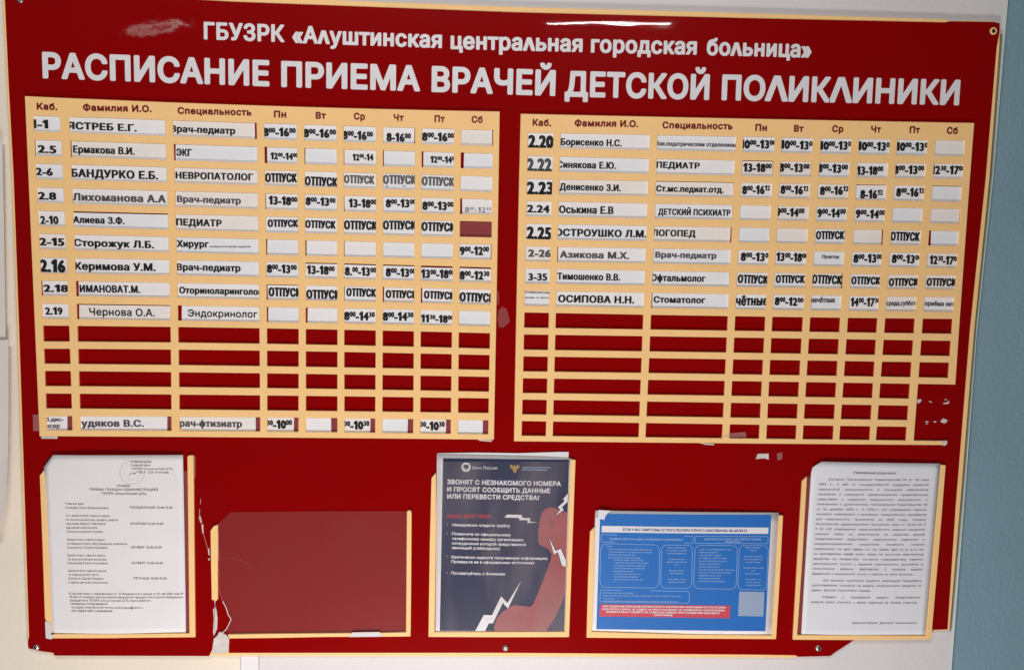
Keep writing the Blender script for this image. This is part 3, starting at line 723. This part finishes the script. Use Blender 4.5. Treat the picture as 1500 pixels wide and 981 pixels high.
flat('torn_edge', stroke([(320.5, 782), (319, 797), (321, 812), (318.5, 828), (321.5, 840), (319, 852), (321.5, 866), (326, 880)], 1.5), .0023, 'smudge', f2)
flat('torn_edge', stroke([(326, 880), (331, 889), (334, 899), (338.5, 906.5), (335, 914), (331.5, 921), (325, 927)], 1.3), .0024, 'torn', f2)
slab('grey_patch', [(516, 925.6), (556, 925), (560.5, 931.8), (512, 932.4)], .0037, .0042, 'whitewall', f2)
flat('scratch', stroke([(320, 820), (331, 816.5), (345, 817.5), (358, 822), (368, 829)], .5), .0022, 'smudge', f2)
frame([[(632, 700), (638.5, 692), (639, 760), (637.6, 860), (636.5, 925), (627.6, 932.3), (629.5, 800)],
       [(636.5, 925), (730, 924.9), (827.5, 924.6), (833.6, 932.6), (730, 932.8), (627.6, 932.3)],
       [(836, 673), (843.2, 673.2), (838.5, 800), (833.6, 932.6), (827.5, 924.6), (831.8, 800)]],
      'cream strips round the middle pocket', [(639, 694), (836, 694), (827.6, 925), (636.6, 925)])
slab('pocket_film', [(641, 676), (836, 676), (827.8, 926), (637, 926)], .0054, .0058, 'reflection_haze', bpy.data.objects['pocket_frame.002'])  # film over the navy poster, carrying the painted reflection bands
frame([[(864.4, 778), (871, 771.5), (870, 850), (866.8, 924.5), (859.3, 933.4), (861.5, 850)],
       [(866.8, 924.5), (1000, 928.5), (1130.6, 930), (1137, 935.6), (1000, 934.6), (859.3, 933.4)],
       [(1141, 754.4), (1147.3, 754.8), (1142.3, 850), (1137, 935.6), (1130.6, 930), (1135.6, 850)]],
      'cream strips round the pocket of the blue poster', [(870, 772), (1141, 772), (1131, 931), (866.5, 925)])
frame([[(1175.2, 704), (1182.4, 697.6), (1175.5, 820), (1168, 929.5), (1161.6, 936.4), (1168.3, 820)],
       [(1168, 929.5), (1260, 930), (1356.6, 930.5), (1364.3, 936), (1260, 937), (1161.6, 936.4)],
       [(1378.2, 680.6), (1385.6, 681.2), (1375.2, 810), (1364.3, 936), (1356.6, 930.5), (1368, 800)]],
      'cream strips round the rightmost pocket', [(1182, 698), (1379, 698), (1357, 931), (1168, 930)])

# ------------------------------------------------------------------ sheets in the pockets
def paper(name, tl, tr, br, bl, hf, lab, cat, m='paper', cut=None, nx=16, ny=20, th=.0003):
    """A sheet of paper as a curved thin mesh; hf(u, v) is its height off the board. cut(s, t) -> (ds, dt) trims corners."""
    V, F = [], []
    def uv(s, t):
        if cut: s, t = cut(s, t)
        return lerp2(lerp2(tl, tr, s), lerp2(bl, br, s), t)
    for back in (0, 1):
        for j in range(ny + 1):
            for i in range(nx + 1):
                u, v = uv(i / nx, j / ny); p = at(u, v, .0016); V.append(Vector((p.x, -.0016 - hf(u, v) + (th if back else 0), p.z)))
    W_ = nx + 1; n = W_ * (ny + 1)
    for j in range(ny):
        for i in range(nx):
            a = j * W_ + i; F.append((a, a + W_, a + W_ + 1, a + 1)); F.append((n + a, n + a + 1, n + a + W_ + 1, n + a + W_))
    for i in range(nx):
        F.append((i, i + 1, n + i + 1, n + i)); a = ny * W_ + i; F.append((a, n + a, n + a + 1, a + 1))
    for j in range(ny):
        a = j * W_; F.append((a, n + a, n + a + W_, a + W_)); a += nx; F.append((a, a + W_, n + a + W_, n + a))
    o = mesh_obj(name, V, F, m, smooth=False)
    # smooth the two broad faces only
    k = 2 * nx * ny
    o.data.polygons.foreach_set('use_smooth', [i < k for i in range(len(o.data.polygons))])
    return tag(o, lab, cat, 'papers in the pockets below the timetables')
def bowf(u0, u1, v0, v1, a, b=0, ph=0):
    def f(u, v):
        s = min(max((u - u0) / (u1 - u0), 0), 1); t = min(max((v - v0) / (v1 - v0), 0), 1)
        return a * math.sin(math.pi * s) * (.35 + .65 * (1 - t)) + b * (1 - t) ** 3 + .00025 * (1 + math.sin(7 * s + 5 * t + ph))
    return f
PH = .0016 + .00035

# 1. reception hours sheet
h1 = bowf(65, 272, 665, 927, .0022, .002)
def cut1(s, t):
    return s + max(0, .07 - t) * 1.05 * max(0, 1 - s * 4), t
pp = paper('printed_notice', (64, 665.5), (268.8, 665.5), (272.4, 927), (74.5, 929), h1, 'white notice with a stamp and reception hours in the leftmost pocket', 'notice', cut=cut1, nx=24, ny=30)
L1 = [('УТВЕРЖДАЮ', 192.5, 676.6, 223, 676.6, 3, 's'), ('Главный врач', 193, 681.5, 221.5, 681.6, 3, 'S'), ('ГБУЗРК «Алуштинская ЦГБ»', 194, 686.8, 254, 687.2, 3, 'S'), ('О.В. Климова', 218, 692, 248, 692.2, 3, 'S'),
      ('ГРАФИК', 172, 712, 192, 712.2, 3.2, 's'), ('ПРИЕМА ГРАЖДАН АДМИНИСТРАЦИЕЙ', 132.5, 717.3, 232.5, 717.8, 3.4, 's'), ('ГБУЗРК «Алуштинская ЦГБ»', 150, 723, 215.5, 723.6, 3.2, 's'),
      ('Главный врач', 96.5, 738, 124.5, 738.3, 3, 'S'), ('Климова Ольга Владимировна', 96.8, 744, 160, 744.3, 3, 'S'), ('ПОНЕДЕЛЬНИК 15.00-17.00', 191, 743.5, 253.5, 744, 3, 's'),
      ('И.о. заместителя главного врача', 97.2, 755.6, 162, 756, 3, 'S'), ('по поликлиническому разделу работы', 97, 761.6, 174, 762, 3, 'S'), ('Наумова Мария Павловна', 97.4, 767.6, 155, 767.6, 3, 'S'), ('ВТОРНИК 13.00-15.00', 192, 767.4, 240, 767.6, 3, 's'),
      ('врачебная амбулатория', 97.6, 773.4, 143.5, 773.4, 3, 'S'), ('поликлинической службы', 98, 779.2, 151.5, 779.2, 3, 'S'),
      ('Заместитель главного врача', 98.6, 790.8, 154, 791, 3, 'S'), ('по медицинскому обслуживанию населения', 98.4, 796.6, 187, 797, 3, 'S'), ('Симоненко Татьяна Юрьевна', 98.6, 802.5, 158, 802.6, 3, 'S'), ('ЧЕТВЕРГ 10.00-12.00', 192, 802, 237.5, 802.2, 3, 's'),
      ('Заместитель главного врача', 99, 814, 154.5, 814, 3, 'S'), ('по экономическим вопросам', 99.6, 819.8, 156.8, 819.8, 3, 'S'), ('Пирожкова Елена Николаевна', 99, 825.4, 158.4, 825.4, 3, 'S'), ('ЧЕТВЕРГ 14.00-16.00', 193, 825, 239, 825.2, 3, 's'),
      ('Заместитель главного врача', 100, 836.6, 156, 836.6, 3, 'S'), ('по медицинской части', 100.4, 842.2, 145, 842.2, 3, 'S'), ('Бойченко Сергей Юрьевич', 100.4, 847.8, 152.4, 848, 3, 'S'), ('ПЯТНИЦА 10.00-12.00', 196, 847.4, 244.5, 847.8, 3, 's'), ('в здании детской поликлиники', 100.6, 853.6, 159, 853.8, 3, 'S'),
      ('В соответствии с требованиями ст. 13 Федерального закона от 02 мая 2006 года №', 101.6, 870, 268.5, 870.4, 3, 'S'), ('59-ФЗ «О порядке рассмотрения обращений граждан Российской Федерации»', 102, 875, 268.6, 875.4, 3, 'S'),
      ('обращения в ГБУЗРК «Алуштинская ЦГБ» принимаются:', 102, 880, 221, 880.2, 3, 'S'), ('письменные и устные заявления', 104, 884.8, 158, 884.9, 3, 's'), ('на адрес электронной почты alushtinskaya@zdrav.ru', 105, 890, 210, 890.4, 3, 'S'), ('или через сайт учреждения', 105, 895, 165, 895.2, 3, 's')]
many('printed_text', L1, 'ink3', PH, pp, h1)
ring = lambda cx, cy, rx, ry, w: stroke([(cx + rx * math.cos(a / 24 * 2 * math.pi), cy + ry * math.sin(a / 24 * 2 * math.pi)) for a in range(24)], w, True)
flat('round_stamp', ring(195, 691, 18, 17, 1.6), PH + .0001, 'stamp', pp, h1)
flat('round_stamp', ring(195, 691, 11.5, 10.5, .8), PH + .0001, 'stamp', pp, h1)
flat('signature', stroke([(190.5, 696), (192, 693), (196, 691.5), (200, 692.5), (197, 694), (203, 690), (209, 688.5), (206, 692), (215, 690.5)], .6), PH + .0002, 'ink3', pp, h1)
slab('torn_corner', [(66, 909), (70, 912), (74.5, 912), (74.8, 929), (80, 929), (77, 932), (75, 936), (67, 934)], .0037, .0041, 'whitewall', board)
slab('clear_tape', [(284, 667), (285.5, 670), (285.3, 700), (283.6, 699)], .0002, .0040, 'smudge', board)

# 2. scam warning poster
h3 = bowf(640, 836, 665, 925, .0010, .0006, 2)
pp = paper('warning_poster', (640, 665.4), (837, 671), (828.6, 926), (637.8, 926.5), h3, 'dark navy poster with white lightning bolts and a red telephone handset', 'poster', nx=14, ny=18)
slab('backing_paper', [(640.6, 663.4), (700, 662.6), (760, 663.4), (819, 661.6), (833, 661.6), (832.6, 672), (700, 674), (640.6, 674)], .0009, .0013, 'posterwhite', pp)
def grid_flat(name, tl, tr, br, bl, m, h, parent, hf, nx=12, ny=16):
    V, F = [], []
    for j in range(ny + 1):
        for i in range(nx + 1):
            u, v = lerp2(lerp2(tl, tr, i / nx), lerp2(bl, br, i / nx), j / ny); p = at(u, v, h); V.append(Vector((p.x, p.y - hf(u, v), p.z)))
    for j in range(ny):
        for i in range(nx): a = j * (nx + 1) + i; F.append((a, a + nx + 1, a + nx + 2, a + 1))
    return mesh_obj(name, V, F, m, parent, smooth=True)
PB = PH + .0001
grid_flat('printed_ground', (649, 670.4), (833.6, 672.6), (826.4, 923.6), (644.2, 923), 'navy', PB, pp, h3)
def dense(pts, step=8):
    out = []
    for i in range(len(pts)):
        a, b = pts[i], pts[(i + 1) % len(pts)]; n = max(1, int(math.hypot(b[0] - a[0], b[1] - a[1]) / step))
        out += [lerp2(a, b, k / n) for k in range(n)]
    return out
HS = [(788.3, 792), (788, 778), (790.5, 762), (794, 750), (799, 744.5), (806, 742.6), (814, 743.5), (820, 747.5), (826, 748.5), (831.2, 750), (830, 800), (828.8, 850), (828.4, 864), (824, 880), (813, 904), (800, 923.3),
      (724, 923.2), (723.5, 917), (728, 905), (735, 896), (744, 889.5), (752, 885.6), (765, 886.5), (777, 888), (781, 884), (789, 866), (800, 838), (807, 818), (808, 811), (803, 803), (795, 799), (790, 797)]
def tri_fill(name, pts, m, h, parent, hf):
    """A flat print that follows a curved sheet: the outline is cut into small triangles."""
    bm = bmesh.new(); vs_ = [bm.verts.new((u, v, 0)) for u, v in pts]
    for t_ in tessellate_polygon([[Vector((u, v, 0)) for u, v in pts]]): bm.faces.new([vs_[i] for i in t_])
    for ax in (0, 1):
        lo, hi = min(p[ax] for p in pts), max(p[ax] for p in pts)
        for k in range(1, int((hi - lo) / 9) + 1):
            bmesh.ops.bisect_plane(bm, geom=bm.verts[:] + bm.edges[:] + bm.faces[:], dist=1e-4, plane_co=[(lo + 9 * k, 0, 0), (0, lo + 9 * k, 0)][ax], plane_no=[(1, 0, 0), (0, 1, 0)][ax])
    bm.verts.ensure_lookup_table(); bm.verts.index_update()
    V = []
    for v in bm.verts: p = at(v.co.x, v.co.y, h); V.append(Vector((p.x, p.y - hf(v.co.x, v.co.y), p.z)))
    F = []
    for f in bm.faces:
        ids = [v.index for v in f.verts]
        n = (V[ids[1]] - V[ids[0]]).cross(V[ids[2]] - V[ids[0]])
        F.append(ids if n.y < 0 else ids[::-1])
    bm.free()
    return mesh_obj(name, V, F, m, parent)
tri_fill('printed_handset', HS, 'handset', PB + .0002, pp, h3)
dots = []
for k in range(22):
    a = k * 2.4; r_0 = 1.2 * math.sqrt(k); cx, cy = 808 + r_0 * math.cos(a), 767 + r_0 * 1.2 * math.sin(a)
    dots.append([(cx + .55 * math.cos(b), cy + .55 * math.sin(b)) for b in (0, 1.2, 2.5, 3.7, 5)])
for i in range(5):
    for j in range(4):
        cx, cy = 741 + i * 5.2 + j * 1.5, 908 - j * 4 + i * .6
        dots.append([(cx + .6 * math.cos(b), cy + .6 * math.sin(b)) for b in (0, 1.2, 2.5, 3.7, 5)])
flat('handset_holes', dots, PB + .0004, 'navy', pp, h3)
BOLTS = [[(739, 757), (742.5, 752.7), (764, 753.2), (765.5, 757.6), (777, 758), (775.8, 763), (788, 764.4), (772, 765), (773.5, 761), (761.5, 761), (759.5, 757.6)],
         [(832, 722), (825, 730), (827, 733.4), (817, 742.5), (821, 745.5), (813, 755), (826, 746), (823, 742.5), (831.6, 734)],
         [(804, 786), (811.5, 811.5), (817.3, 807.8), (823.2, 827.7), (829, 829.8), (829.2, 820.5), (821.3, 803), (813.8, 806.3)],
         [(764, 849), (744, 890.5), (736.5, 882), (722, 912), (716, 912), (710.5, 923.4), (696, 923.4), (708.7, 899.7), (720.7, 900.2), (734, 872.5), (743.3, 882.3)]]
flat('bolt_outline', [q for b in BOLTS for q in stroke(b, 1.5, True) if max(p[1] for p in q) < 923.6], PB + .0005, 'darkprint', pp, h3)
for b in BOLTS:
    c0 = (sum(p[0] for p in b) / len(b), sum(p[1] for p in b) / len(b))
    tri_fill('printed_bolt', b, 'posterwhite', PB + .0006, pp, h3)
flat('bolt_fold', stroke([(740, 886), (735, 878), (722, 905), (713, 906.5)], 1.0), PB + .0008, 'whitewall', pp, h3)
circ = lambda cx, cy, r, n=20: [(cx + r * math.cos(a / n * 2 * math.pi), cy + r * math.sin(a / n * 2 * math.pi)) for a in range(n)]
flat('round_emblem', [circ(682.8, 683.6, 6.9)], PB + .0003, 'posterwhite', pp, h3)
flat('emblem_eagle', [[(682.8 + (x_ - 682.8) * .8, 683.6 + (y_ - 683.6) * .8) for x_, y_ in [(682.8, 678.2), (684.2, 679.6), (686, 679), (688, 681.5), (688, 686), (686.6, 684.4), (685.6, 686.6), (684.4, 684.8), (684, 689), (681.6, 689), (681.2, 684.8), (680, 686.6), (679, 684.4), (677.6, 686), (677.6, 681.5), (679.6, 679), (681.4, 679.6)]]], PB + .0005, 'navy', pp, h3)
flat('gold_emblem', [[(747, 680.5), (749.5, 679.6), (752, 682), (754, 680.2), (756, 682), (758.5, 679.8), (761, 681), (760, 685), (757, 686.5), (756.5, 690), (754, 692.4), (751.6, 690), (751, 686.5), (748, 685)]], PB + .0003, 'gold', pp, h3)
lettering('printed_name', 'Банк России', (691.6, 686.4), (727.8, 686.8), 4.4, 'T', 'posterwhite', PB + .0003, pp, h3, slant=.2)
many('printed_text', [('ГЕНЕРАЛЬНАЯ ПРОКУРАТУРА', 764.5, 684.9, 806, 685, 1.7, 'S'), ('Российской Федерации', 764.5, 688, 802, 688.2, 1.7, 'S')], 'paleblue', PB + .0003, pp, h3)
for s, x0, y0, x1, y1 in (('ЗВОНЯТ С НЕЗНАКОМОГО НОМЕРА', 655, 708.2, 821.5, 711), ('И ПРОСЯТ СООБЩИТЬ ДАННЫЕ', 655, 719, 806, 721.2), ('ИЛИ ПЕРЕВЕСТИ СРЕДСТВА?', 655, 729.4, 790, 731.3)):
    lettering('printed_heading', s, (x0, y0), (x1, y1), 6.4, 'P', 'posterwhite', PB + .0003, pp, h3)
lettering('printed_heading', 'ВАШИ ДЕЙСТВИЯ:', (655, 757.6), (720, 757.8), 4.8, 'P', 'posterred', PB + .0003, pp, h3)
many('printed_text', [('Немедленно кладите трубку', 662.5, 770, 747, 771.2, 4.2, 'p'), ('Позвоните по официальному', 662, 783, 748, 784.6, 4.2, 'p'), ('телефонному номеру организации,', 662, 790, 767, 791.8, 4.2, 'p'),
                      ('сотрудником которой представился', 662, 796.8, 770, 798.8, 4.2, 'p'), ('звонящий (собеседник)', 661.6, 803.4, 732, 804.6, 4.2, 'p'), ('Критически оцените полученную информацию.', 661.2, 817, 803, 819.2, 4.2, 'p'),
                      ('Проверьте ее в официальных источниках', 661, 823.8, 783, 825.6, 4.2, 'p'), ('Посоветуйтесь с близкими', 661, 840.6, 739.6, 841.8, 4.2, 'p'), ('•', 654.8, 769, 656, 769, 3, 'p'), ('•', 654.6, 782, 655.8, 782, 3, 'p'), ('•', 654.2, 815.6, 655.4, 815.6, 3, 'p'), ('•', 654, 839.6, 655.2, 839.6, 3, 'p')], 'posterwhite', PB + .0003, pp, h3)

# 3. blue advice poster
h4 = bowf(870, 1135, 747, 926, .0014, .001, 4)
pp = paper('advice_poster', (872, 747), (1140.4, 750.2), (1131, 930), (866.5, 925.5), h4, 'blue landscape poster of white outlined boxes with a red warning bar', 'poster', nx=16, ny=12)
grid_flat('printed_ground', (879, 751.4), (1129.6, 753), (1121, 923.6), (873.4, 920.8), 'blue', PB, pp, h4, 16, 12)
flat('folded_corner', [[(876.4, 746.2), (896, 747.3), (890, 751), (886.6, 755), (885.2, 760.6), (880, 759.6), (872.6, 762), (871.6, 757.6), (876.4, 756)]], PB + .0013, 'posterwhite', pp, h4)
grid_flat('white_bar', (881.6, 769.4), (1125.6, 772), (1125, 781.2), (881, 778.8), 'posterwhite', PB + .0002, pp, h4, 12, 1)
many('printed_text', [('ЕСЛИ У ВАС СИМПТОМЫ ОСТРОГО РЕСПИРАТОРНОГО ЗАБОЛЕВАНИЯ, ВЫ МОЖЕТЕ', 912, 776.4, 1094, 778.4, 3.6, 's')], 'bluedark', PB + .0004, pp, h4)
outl = []
for c_, r0 in (([(880.6, 782.2), (1015, 784.2), (1014.8, 794.4), (880.4, 792.8)], .8), ([(1018, 784.2), (1125, 785.2), (1124.6, 795.4), (1017.8, 794.5)], .8),
               ([(880, 795.4), (966, 797), (965, 860.4), (878.4, 859)], 10), ([(969, 797), (1014, 797.4), (1013, 860.6), (967.4, 860.2)], 8),
               ([(1018, 797.4), (1080, 798), (1078, 862.2), (1015.6, 861)], 9), ([(1083, 798), (1125.6, 798.6), (1122.6, 863.2), (1080.4, 862.4)], 8),
               ([(879.4, 863.2), (1010, 865.2), (1009, 882.4), (878.6, 880.6)], 1.5)):
    outl += stroke(rrect(c_, r0), .75, True)
flat('box_outlines', outl, PB + .0002, 'midblue', pp, h4)
tri_fill('red_bar', dense(rrect([(879, 884), (1069.4, 886), (1068.6, 904.4), (877.8, 902)], 1.2), 14), 'alert', PB + .0002, pp, h4)
flat('blank_square', [[(1082.6, 865.4), (1119.4, 866.2), (1118, 902), (1081, 901.2)]], PB + .0002, 'squareprint', pp, h4)
TX = []
def lines(seq, x, y, dy, w, ctr=False, st='S', ch=2.4, drift=0.0):
    for k, s in enumerate(seq):
        n = min(w, len(s) * 1.62); x0 = x - n / 2 if ctr else x - drift * k
        TX.append((s, x0, y + dy * k, x0 + n, y + dy * k + n * .008, ch, st))
TX.append(('ВЫЗВАТЬ ВРАЧА НА ДОМ, ПОЗВОНИВ В ПОЛИКЛИНИКУ', 893, 789.6, 1000, 791, 3, 's'))
TX.append(('ОБРАТИТЬСЯ В КАБИНЕТ ДЛЯ ТЕМПЕРАТУРЯЩИХ', 1031, 790, 1115, 790.6, 2.8, 's')); TX.append(('ПАЦИЕНТОВ', 1062, 794, 1084, 794.2, 2.8, 's'))
lines(['Если:'], 888, 800.6, 4, 60, st='s')
lines(['у вас температура тела более 38 градусов,', 'сильный кашель, есть одышка, боль в груди,', 'тяжелое самочувствие или', 'вы относитесь к группе риска:'], 891, 804.4, 4.05, 64)
lines(['пожилые люди старше 65 лет,', 'с хроническими болезнями сердца', 'и сосудов, сахарным диабетом,', 'с болезнями легких и бронхов', 'беременные женщины', 'с избыточной массой тела', 'маломобильные граждане', 'дети в возрасте до трех лет'], 899, 820, 4.1, 58)
lines(['Врач осмотрит вас', 'и назначит лечение', 'при необходимости', '', 'Возьмет мазок и', 'оформит больничный', 'лист', '', 'Выпишет рецепт', 'на лекарства', '', 'Расскажет, когда', 'прийти на прием'], 991, 802, 4.2, 36, True)
lines(['у вас нет температуры или она', 'невысокая (до 38)', 'самочувствие хорошее', 'нет одышки и боли в груди', 'вы не относитесь к группе', 'возраст менее 65 лет', 'можете прийти сами', 'если вы контактировали с больным', 'и у вас нет симптомов болезни', 'дождитесь результата', 'соблюдайте дистанцию', 'носите маску в помещении'], 1024, 804.6, 4.25, 53, drift=.1)
lines(['Врач проведет', 'осмотр', '', 'Назначит лечение', 'при необходимости', 'возьмет мазок', '', 'Оформит больничный', 'лист', 'Выпишет рецепт', '', 'Расскажет, что', 'делать дальше', 'и когда прийти'], 1103, 802.4, 4.2, 34, True)
for k, s in enumerate(['ПРИ ПЕРВЫХ СИМПТОМАХ ОСТАВАЙТЕСЬ', 'дома и ограничьте контакты с близкими, проветривайте комнату и пейте больше воды', 'носите маску', 'принимайте лекарства только по назначению врача, следите за температурой тела']):
    TX.append((s, 883, 868.4 + 3.9 * k, 883 + len(s) * 1.42, 869.2 + 3.9 * k, 2.2, 'S'))
many('printed_text', TX, 'midblue', PB + .0004, pp, h4)
many('printed_text', [('ПРИ ПОЯВЛЕНИИ ПРИЗНАКОВ РЕСПИРАТОРНОГО ЗАБОЛЕВАНИЯ, НЕОБХОДИМО ОСТАТЬСЯ ДОМА', 883, 888.4, 1063, 890, 2.6, 's'), ('ОБРАТИТЕСЬ К ВРАЧУ, НЕ ХОДИТЕ НА РАБОТУ И В ШКОЛУ, НЕ ЗАНИМАЙТЕСЬ САМОЛЕЧЕНИЕМ', 882, 892.4, 1061, 894.4, 2.6, 's'),
                      ('ВНИМАТЕЛЬНО СЛЕДИТЕ ЗА САМОЧУВСТВИЕМ, ПРИ УХУДШЕНИИ ВЫЗОВИТЕ', 888, 896.4, 1054, 898.4, 2.6, 's'), ('СКОРУЮ ПОМОЩЬ', 958, 901, 985, 901.4, 2.6, 's')], 'posterwhite', PB + .0005, pp, h4)

# 4. letter to parents
h5 = bowf(1174, 1376, 676, 930, .0022, .0014, 1)
def cut5(s, t): return s + (.075 * (1 - math.sqrt(max(0, 1 - (1 - min(t, .06) / .06) ** 2)))) * max(0, 1 - s * 4), t
pp = paper('printed_letter', (1188.4, 675), (1376.6, 678.2), (1355.4, 930.5), (1173.6, 930), h5, 'white letter of dense grey justified text in the rightmost pocket', 'letter', m='letterpaper', cut=cut5, nx=24, ny=30)
body = ['Согласно Постановлению Правительства РФ от 30 июля', '1994 г. № 890 «О государственной поддержке развития', 'медицинской промышленности и улучшении обеспечения', 'населения и учреждений здравоохранения лекарственными', 'средствами и изделиями медицинского назначения», с',
        'изменениями и дополнениями, Постановлению Правительства РФ', 'от 26 декабря 2019 г. № 1796-п «Об утверждении перечня', 'жизненно необходимых и важнейших лекарственных препаратов', 'для медицинского применения на 2020 год», приказу', 'Министерства здравоохранения Республики Крым от 15.01.20 №',
        '№ 22 «Об утверждении территориального перечня лекарств,', 'имеющих право на обеспечение по рецептам врачей', 'лекарственными средствами, медицинскими изделиями и', 'специализированными продуктами лечебного питания',
        'информируем, что дети первых 3-х лет жизни, дети из до 6-ти лет', 'из многодетных семей имеют право на льготное обеспечение', 'рецептов на лекарства, согласно утвержденному перечню', 'региональной льготы с выдачей электронного документа в', 'поликлинике ребенку бесплатно. О порядке выдачи', 'федеральной и региональной льготы и перечне на сайте больницы.']
IT = [('Уважаемые родители!', 1248.5, 692.6, 1311, 693.6, 3.4, 's')]
lefts = lambda y: 1198.8 - (y - 700) * .0635; rights = lambda y: 1360.3 - (y - 700) * .068
TXT2 = [(702.6 + 7.28 * k, s, 14 if k == 0 else 0, 0) for k, s in enumerate(body)]
TXT2[-1] = (TXT2[-1][0], TXT2[-1][1], 0, 13)
TXT2 += [(850.6, 'Для выписки льготного рецепта необходимо предъявить', 16, 0), (857.8, 'удостоверение личности на выдачу электронного рецепта по', 0, 0), (865, 'адресу детской поликлиники города.', 0, 74),
         (875, 'Справки о проведении выдачи лекарственных', 16, 0), (882.4, 'средств можно уточнить у врача педиатра на приеме участка.', 0, 4), (912.6, 'Администрация детской поликлиники', 62, 3)]
BOLD = ('дети', 'первых', 'жизни', 'многодетных', 'семей', 'бесплатно')
for y, s, il, ir in TXT2:
    words = s.split(' '); x0, x1 = lefts(y) + il, rights(y) - ir
    tot = sum(len(w) for w in words); cw = (x1 - x0) / (tot + 1.0 * (len(words) - 1)) ; cw = min(cw, 2.9)
    gap = (x1 - x0 - cw * tot) / max(1, len(words) - 1); x = x0
    for w in words:
        bold = any(w.startswith(b) for b in BOLD) and y > 790
        yy = y + (x - x0) * .006
        IT.append((w, x, yy, x + cw * len(w) - .4, yy, 3.0, 's' if bold else 'S')); x += cw * len(w) + gap
many('printed_text', IT, 'ink3', PH, pp, h5)

# ------------------------------------------------------------------ a neighbouring paper at the left edge
hn = lambda u, v: .003 + .009 * max(0, min(1, (u + 40) / 60)) * (1 if v < 640 else 1 + (v - 640) / 140 * .6)
def side_paper(name, outline_r, y0, y1, off, lab):
    V, F = [], []; ny = 24
    for back in (0, 1):
        for j in range(ny + 1):
            y = y0 + (y1 - y0) * j / ny; xr = outline_r(y)
            for u in (-150, -60, xr - 8, xr):
                p = at(u, y, .0); V.append(Vector((p.x, .009 - off - hn(u, y) + (.0004 if back else 0), p.z)))
    n = 4 * (ny + 1)
    for j in range(ny):
        for i in range(3):
            a = 4 * j + i; F.append((a, a + 4, a + 5, a + 1)); F.append((n + a, n + a + 1, n + a + 5, n + a + 4))
        a = 4 * j + 3; F.append((a, a + 4, n + a + 4, n + a)); a = 4 * j; F.append((a, n + a, n + a + 4, a + 4))
    o = mesh_obj(name, V, F, 'beigepaper')
    return tag(o, lab, 'paper')
rp = lambda y: 16 - max(0, (y - 600)) * .012 - max(0, (y - 700) / 82) ** 2 * 12
sp = side_paper('hanging_paper', rp, 497, 784, .004, 'white curling paper sheet hanging on the wall left of the board')
many('printed_text', [('00.00', 0.5, 571.5, 6, 571.5, 3, 's'), ('12.00', 0.2, 598, 6.2, 598, 3, 's'), ('13.00', .2, 637, 6, 637, 3, 's'), ('16.00', .2, 659, 5, 659, 3, 's'), ('15.00', 0, 671, 4, 671, 3, 's'), ('17.00', -1, 706, 1.5, 706, 3, 's')], 'ink3', .004, sp)
side_paper('wall_leaflet', lambda y: 4.5 + (y - 205) * .018, 205, 496, .001, 'pale leaflet on the wall above the curling paper')

bpy.data.objects.remove(_to); bpy.data.curves.remove(_tc)
for o in bpy.data.objects:
    if '_o' in o: del o['_o']
